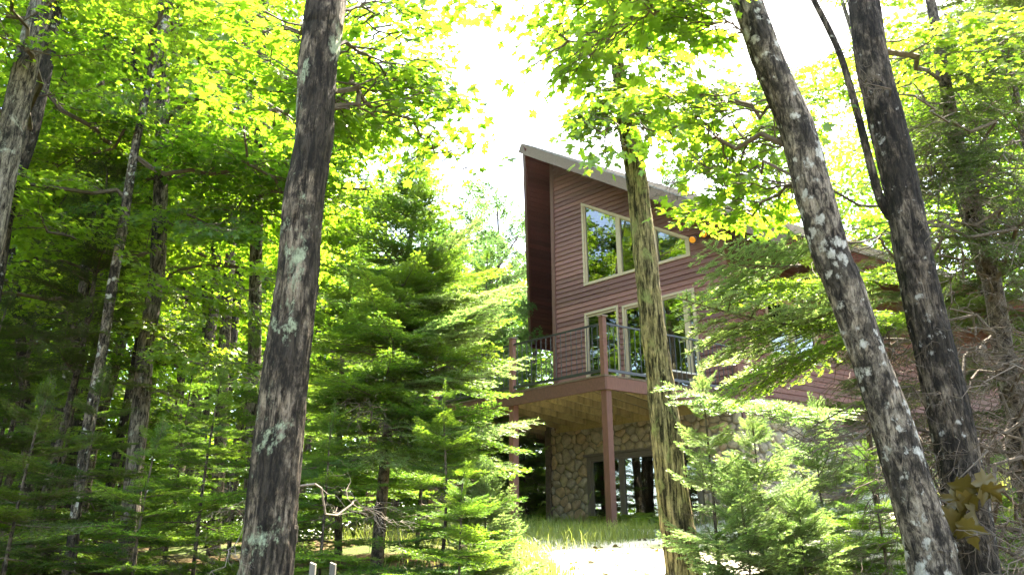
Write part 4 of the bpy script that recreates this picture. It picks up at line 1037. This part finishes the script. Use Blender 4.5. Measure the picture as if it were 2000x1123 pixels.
fir('hemlock_tree', 'dark hemlock low behind the slender pale trunk on the left', at(60,640,11.5)[0], 11.5, 5.4, 1.8, 91, low=.3, cat='hemlock', kind='hem', per=3, power=.6)
fir('hemlock_tree', 'dark hemlock filling the upper right edge against the sky', at(2060,300,8.4)[0], 8.4, 9.4, 2.3, 92, low=.36, cat='hemlock', kind='hem', nlev=16, per=3, power=.55)
fir('hemlock_tree', 'hemlock hiding the right end of the roof between the spotted and black trunks', at(1650,600,10.6)[0], 10.6, at(1650,395,10.6)[2]-gz(at(1650,600,10.6)[0],10.6), 1.7, 94, low=.2, cat='hemlock', kind='hem', nlev=12, per=4, power=.6)
fir('hemlock_tree', 'hemlock hiding the side wall right of the black trunk', at(1800,600,9.8)[0], 9.8, at(1800,400,9.8)[2]-gz(at(1800,600,9.8)[0],9.8), 1.5, 95, low=.2, cat='hemlock', kind='hem', nlev=9, per=3, power=.6)
fir('hemlock_tree', 'hemlock in the shade behind the crossing trunks', at(1900,600,9.5)[0], 9.5, 5.6, 2.0, 93, low=.2, cat='hemlock', kind='hem', nlev=10, per=4, power=.6)
# sunlit saplings right of the middle trunk
for k, (u, v, Y_, R_, lab, kd) in enumerate([(1372,752,7.7,.6,'sunlit young fir with an upright tip right of the slim middle trunk','young'),(1470,830,8.1,.95,'bright bushy young fir below the side wall of the house','young'),
        (1590,800,8.8,1.0,'sunlit young fir behind the white spotted trunk','young'),(1440,935,7.1,.6,'small bright fir at the bottom right of the middle trunk','young'),(1560,985,7.4,.7,'low pale fir at the bottom between the middle and spotted trunks','young'),
        (1690,900,7.4,.8,'small fir between the feet of the right hand trunks','fir'),(1900,880,7.6,1.1,'low fir behind the black trunk at lower right','fir')]):
    p = at(u, v, Y_); fir('fir_tree', lab, p[0], Y_, p[2]-gz(p[0], Y_), R_, 110+k, kind=kd, low=.05, per=4, z=gz(p[0],Y_))
# hemlock sprays reaching left in front of the side wall
def hbr(t, lst, meshes, l0, name='branch', roll=.1):
    for (u0,v0,y0,u1,v1,y1) in lst:
        p, q = at(u0,v0,y0), at(u1,v1,y1); put(t, name, meshes[rg.integers(0,len(meshes))], p, q-p, np.linalg.norm(q-p)/l0, rg.normal(0,.2))
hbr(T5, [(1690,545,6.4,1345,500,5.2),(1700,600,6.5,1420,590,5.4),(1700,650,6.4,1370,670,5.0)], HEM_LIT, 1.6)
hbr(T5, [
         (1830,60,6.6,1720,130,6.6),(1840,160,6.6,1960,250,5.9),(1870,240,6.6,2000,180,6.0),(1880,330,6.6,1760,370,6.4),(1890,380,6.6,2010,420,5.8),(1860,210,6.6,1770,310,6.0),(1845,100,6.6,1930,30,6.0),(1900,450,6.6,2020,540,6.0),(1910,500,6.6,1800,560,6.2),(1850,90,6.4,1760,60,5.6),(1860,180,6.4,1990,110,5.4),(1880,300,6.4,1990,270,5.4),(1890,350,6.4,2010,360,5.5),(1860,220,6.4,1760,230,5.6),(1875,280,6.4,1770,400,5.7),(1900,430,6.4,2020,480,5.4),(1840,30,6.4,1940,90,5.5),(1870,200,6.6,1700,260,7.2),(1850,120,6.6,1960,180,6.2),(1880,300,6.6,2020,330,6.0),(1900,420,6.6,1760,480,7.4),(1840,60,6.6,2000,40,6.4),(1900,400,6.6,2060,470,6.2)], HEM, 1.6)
hbr(T5, [(1640,640,6.2,1350,655,5.0),(1640,800,7.6,1290,800,7.2),(1560,520,5.6,1390,520,4.8)], YNG_LIT_L, 1.1)  # hemlock sprays given the brighter needles to paint them sunlit
hbr(T5, [(1955,640,6.6,1480,780,5.6),(1940,560,6.6,1500,430,5.4),(1920,480,6.6,1560,300,5.4),(1985,800,6.6,1660,960,5.2),(1990,830,6.6,1700,1060,5.0),(1890,360,6.6,1700,180,5.6),(1930,520,6.6,2030,300,5.4),(1950,600,6.6,1790,430,5.5),
         (1975,760,6.6,1800,700,4.9),(1980,780,6.6,2080,620,5.0),(1960,690,6.6,1640,620,5.3),(1900,400,6.6,2040,160,5.3),(2000,900,6.6,1740,880,5.0),(2005,930,6.6,1840,1090,4.6),(1870,280,6.6,1990,90,5.6),(1850,200,6.6,1660,90,5.6),(1945,600,6.6,2050,500,5.2)], BARE, 1.6, 'dead_branch')
rgb = np.random.default_rng(5)
lst = []
for k in range(46):
    f_ = rgb.uniform(.30, 1.15); u0 = np.interp(f_*1000, [0,250,500,700,935,1150],[1817,1862,1921,1963,2005,2030]); v0 = f_*1000
    a = rgb.uniform(1.9, 3.75) if rgb.random() < .72 else rgb.uniform(-.6, 1.2); l_ = rgb.uniform(120, 330)
    lst.append((u0, v0, 6.6, u0+l_*math.cos(a), v0-l_*math.sin(a)*.75, rgb.uniform(4.95, 6.2)))
hbr(T5, lst, BARE, 1.6, 'dead_branch')
hbr(T3, [(1600,380,4.85,1310,400,6.2),(1705,840,4.85,1480,870,5.3)], BARE, 1.6, 'dead_branch')
hbr(T1, [(575,950,4.65,780,915,5.6),(500,960,4.65,400,1040,4.6),(500,1020,4.65,410,1100,4.2)], BARE_PALE, 1.6, 'dead_branch')
hbr(LT[2][0], [(300,560,10,420,520,9),(290,700,10,150,640,9),(280,750,10,380,720,9)], BARE, 1.6, 'dead_branch')
hbr(LT[4][0], [(498,850,10.4,400,830,9),(498,700,10.4,600,690,9)], BARE, 1.6, 'dead_branch')

# --- far woods: leaf mass one cannot count
def far_woods(seed, n_cl, per, boxes):
    rg_ = np.random.default_rng(seed); pos = []
    for (x0,x1,y0,y1,z0,z1,w_) in boxes:
        m_ = int(n_cl*w_); c = np.stack([rg_.uniform(x0,x1,m_), rg_.uniform(y0,y1,m_), rg_.uniform(0,1,m_)], 1)
        zz = ground(c[:,0], c[:,1]); c[:,2] = zz + z0 + (z1-z0)*c[:,2]
        keep = fnoise(c*.22, seed, 2) > .44; c = c[keep]
        o = rg_.normal(0, 1, (len(c), per, 3))*np.array([.75,.75,.22]); pos.append((c[:,None,:]+o).reshape(-1,3))
    pos = np.concatenate(pos); k = len(pos); d = rg_.normal(0,1,(k,3)); d[:,2] = d[:,2]*.35-.2
    return stamp(LEAF2_V, LEAF2_F, pos, frames(d, rg_.normal(0,.5,k)), rg_.uniform(.12,.26,k))
V, F = far_woods(5, 3600, 46, [(-34,-7,27,36,.4,17,1.3),(-30,3,36,46,.5,15,1.1),(14,34,22,34,1,18,.7),(-40,-24,8,30,.5,16,.5),(-9,5,31,38,.5,11.5,.45)])
o = mobj('far_woods', np_mesh('far_woods', V, F, M['leaf_far'])); tag(o, 'mass of sunlit leaves closing the view far behind the trunks', 'woods', kind='stuff')

# ------------------------------------------------------------------ small things
for k, (u, lab) in enumerate([(612,'grey wooden stake at the bottom edge, the left one of two'),(651,'grey wooden stake at the bottom edge, the right one of two')]):
    p = at(u, 1098, 5.6); z = gz(p[0], 5.6)-.2; mb = MB(); h_ = .019
    mb.hexa([(p[0]-h_,5.6-h_,z),(p[0]+h_,5.6-h_,z),(p[0]+h_,5.6+h_,z),(p[0]-h_,5.6+h_,z),(p[0]-h_,5.6-h_,p[2]),(p[0]+h_,5.6-h_,p[2]-.015),(p[0]+h_,5.6+h_,p[2]-.01),(p[0]-h_,5.6+h_,p[2]+.005)])
    o = mb.build('wooden_stake', M['stake']); tag(o, lab, 'stake', 'wooden stakes at the bottom edge')
def boulder(u, v, Y_, s, lab, seed):
    p = at(u, v, Y_); import bmesh
    bm = bmesh.new(); bmesh.ops.create_icosphere(bm, subdivisions=3, radius=1); q = np.array([v_.co[:] for v_ in bm.verts])
    nn = fnoise(q*1.3+seed, seed, 3); q2 = q*(.72+.6*nn)[:,None]*np.array(s)
    for v_, c_ in zip(bm.verts, q2): v_.co = c_
    me = bpy.data.meshes.new('boulder'); bm.to_mesh(me); bm.free(); me.materials.append(M['boulder'])
    o = mobj('boulder', me, None, (p[0], Y_, p[2])); tag(o, lab, 'boulder')
boulder(1535, 970, 10.0, (.30,.25,.22), 'dark boulder in the sunlit grass between the young firs', 3)
boulder(1642, 968, 10.6, (.26,.22,.18), 'dark boulder partly behind the white spotted trunk', 8)
# cluster of big dry leaves caught on the black trunk
dl = empty('dry_leaf_cluster', at(1880,940,4.85), 'cluster of big dry yellow leaves caught on twigs before the black trunk', 'leaf cluster')
DLV = LEAF_V.copy(); DLV[:,2] = LEAF_V[:,2]*2 - .42*np.abs(LEAF_V[:,1])**1.3 - .35*LEAF_V[:,0]**2 + .05*np.sin(LEAF_V[:,0]*9+LEAF_V[:,1]*7)
dme = np_mesh('leaf', DLV, LEAF_F, M['dead_leaf'], smooth=True)
rg2 = np.random.default_rng(77)
for (u, v, a, s) in [(1868,960,-1.2,.22),(1902,955,-.7,.22),(1885,985,-1.7,.24),(1858,1020,-1.8,.25),(1892,1010,-1.3,.22),(1872,990,-2.2,.16),(1918,975,-.9,.17),(1880,1040,-1.5,.18)]:
    p = at(u, v-30, 4.8+rg2.uniform(-.08,.04))-np.array(dl.location); d = np.array([math.cos(a), rg2.uniform(-.5,.2), math.sin(a)])
    x = unit(d); nrm = unit(np.array([rg2.uniform(-1.1,1.1), -1, rg2.uniform(-.5,.9)])); y = unit(np.cross(nrm, x)); z = np.cross(x, y)
    mw = np.eye(4); mw[:3,:3] = np.stack([x,y,z],1)*s; mw[:3,3] = p; o = bpy.data.objects.new('leaf', dme); link(o, dl); o.matrix_local = Matrix(mw.tolist())
mb = MB(); mb.bar(at(1930,880,4.9), at(1872,935,4.8), .006, 5, .003); mb.build('stem', M['twig'], dl)
# grass and weeds
def blades(n, fx, hr, wd, seed):
    rg_ = np.random.default_rng(seed); xy = fx(rg_, n); z = ground(xy[:,0], xy[:,1]); n = len(xy)
    h = rg_.uniform(*hr, n); a = rg_.uniform(0, 6.28, n); b_ = rg_.uniform(.2,1.25,n)
    base = np.stack([xy[:,0], xy[:,1], z], 1); dx = np.stack([np.cos(a), np.sin(a), 0*a], 1); sd = np.stack([-np.sin(a), np.cos(a), 0*a], 1)*wd
    m1 = base + dx*(h*b_*.3)[:,None] + UP*(h*.6)[:,None]; m2 = base + dx*(h*b_)[:,None] + UP*(h*(1-.3*b_))[:,None]
    V = np.stack([base-sd, base+sd, m1-sd*.8, m1+sd*.8, m2], 1).reshape(-1,3); k = np.arange(n)[:,None]*5
    return V, np.concatenate([k+np.array([[0,1,3]]), k+np.array([[0,3,2]]), k+np.array([[2,3,4]])])
def fx_wall(rg_, n):
    t = rg_.uniform(-.5, 5.2, n); o = rg_.gamma(1.6, .28, n)+.05; q = P2+a2*t[:,None]+n1v*o[:,None]; return q
def fx_drive(rg_, n):
    y = rg_.uniform(6.5, 16, n); l = np.interp(y, [7,8.5,11,14,16.4], [.62,.42,.15,-.3,-.6]); x = l - rg_.gamma(1.5,.35,n)+.25; return np.stack([x,y],1)
def fx_right(rg_, n):
    y = rg_.uniform(7, 15, n); r_ = np.interp(y, [7,8.5,11,14,16.4],[3.4,4.6,6.2,7.6,9.5]); return np.stack([r_+rg_.normal(.3,.7,n), y], 1)
def fx_all(rg_, n):
    y = rg_.uniform(6.5, 15.5, n); return np.stack([rg_.uniform(-.5, 7, n), y], 1)
def fx_front(rg_, n):
    t = rg_.uniform(-1.0, 4.6, n); o = rg_.gamma(1.6, .55, n)-.2; q = C2+a2*t[:,None]+n1v*o[:,None]; return q
A = Acc()
for args in ((1500, fx_wall, (.12,.5), .006, 1), (3800, fx_drive, (.06,.32), .005, 2), (3800, fx_right, (.06,.38), .005, 3), (5200, fx_all, (.03,.14), .004, 4), (9000, fx_front, (.06,.42), .004, 5)): A.add(*blades(*args))
o = mobj('grass', np_mesh('grass', *A.get(), M['grass'])); tag(o, 'sunlit grass along the drive and the stone wall', 'grass', kind='stuff')
rl_ = np.random.default_rng(66); n_ = 420; y_ = rl_.uniform(7.2, 15.5, n_); x_ = rl_.uniform(-.4, 5.5, n_)
pos = np.stack([x_, y_, ground(x_, y_)+.05], 1); d_ = rl_.normal(0,1,(n_,3)); d_[:,2] *= .15
V, F = stamp(DLV, LEAF_F, pos, frames(d_, rl_.normal(0,.5,n_)), rl_.uniform(.04,.10,n_))
o = mobj('fallen_leaves', np_mesh('fallen_leaves', V, F, M['dead_leaf'])); tag(o, 'dry fallen leaves scattered over the pale drive', 'fallen leaves', kind='stuff')
def fern(x, y, s, lab, seed, n=9):
    rg_ = np.random.default_rng(seed); t = empty('fern', (x, y, gz(x, y)), lab, 'fern')
    A = Acc(); m_ = 16
    tt = np.linspace(0,1,m_); c = np.stack([tt, 0*tt, .55*tt-.6*tt**2.2], 1)
    for i in range(2, m_):
        l = .26*math.sin(math.pi*min(1, .18+tt[i]*.82))+.02
        for sg in (1,-1):
            p = c[i]; q = p+np.array([l*.35, sg*l, -.04]); w_ = np.array([.028,0,0])
            A.add(np.array([p-w_, p+w_, q]), np.array([(0,1,2)]))
    V, F = A.get(); me = np_mesh('frond', V*s, F, M['fern'])
    for k in range(n):
        a = 6.28*k/n+rg_.uniform(-.3,.3); o = mobj('frond', me, t); o.rotation_euler = (rg_.uniform(-.2,.2), -rg_.uniform(.1,.7), a); o.scale = (rg_.uniform(.8,1.2),)*3
for k, (t_, o_, s, lab) in enumerate([(2.9,.8,.55,'fern clump left of the porch post at the patio window'),(1.9,.9,.6,'bright fern clump right of the porch post'),(1.2,1.0,.55,'fern clump nearest to the slim middle trunk'),(2.3,.5,.5,'fern clump close against the patio glass')]):
    q = P2+a2*t_+n1v*o_; fern(q[0], q[1], s, lab, 400+k)
p = at(1335, 1112, 7.6); fern(p[0]-.05, 7.4, .4, 'yellow green fern at the foot of the slim middle trunk', 410)
for k, (t_, o_, hgt, lab) in enumerate([(4.4,1.2,1.0,'tall seeding grass stalk bending right before the stone wall'),(3.5,1.0,1.15,'upright grass stalk beside the left edge of the patio window'),(4.7,.9,.9,'thin grass stalk at the left corner of the stone wall')]):
    q = P2+a2*t_+n1v*o_; z = gz(q[0], q[1]); A = Acc(); c = curve(np.zeros(3), (.35 if k else .8,0,1), hgt, 8, -.25, rg, .05); A.add(*tube(c, np.linspace(.006,.002,8), 4))
    t = mobj('grass_stalk', np_mesh('grass_stalk', *A.get(), M['grass']), None, (q[0], q[1], z)); tag(t, lab, 'grass stalk')
    hv = Acc(); 
    for j in range(14):
        b_ = c[-1]-(c[-1]-c[-3])*j/14; hv.add(np.array([b_, b_+rg.normal(0,.012,3), b_+np.array([0,0,.03])+rg.normal(0,.012,3)]), np.array([(0,1,2)]))
    mobj('seed_head', np_mesh('seed_head', *hv.get(), M['grass']), t)
for o in bpy.data.objects:
    if '_n' in o: del o['_n']

# ------------------------------------------------------------------ thin volume added to imitate lens bloom round the sky gap
hz = MB(); X0, X1, Y0, Y1, Z0, Z1 = -430, 430, -430, 560, -6, 26
hz.hexa([(X0,Y0,Z0),(X1,Y0,Z0),(X1,Y1,Z0),(X0,Y1,Z0),(X0,Y0,Z1),(X1,Y0,Z1),(X1,Y1,Z1),(X0,Y1,Z1)])
hm = bpy.data.materials.new('bloom_haze'); hm.use_nodes = True; ht = hm.node_tree; ht.nodes.clear()
ho = ht.nodes.new('ShaderNodeOutputMaterial'); hv_ = ht.nodes.new('ShaderNodeVolumePrincipled')
hv_.inputs['Color'].default_value = (.95,.97,1,1); hv_.inputs['Density'].default_value = .00011; hv_.inputs['Anisotropy'].default_value = .8
ht.links.new(hv_.outputs[0], ho.inputs['Volume'])
tag(hz.build('bloom_haze', hm), kind='stuff')
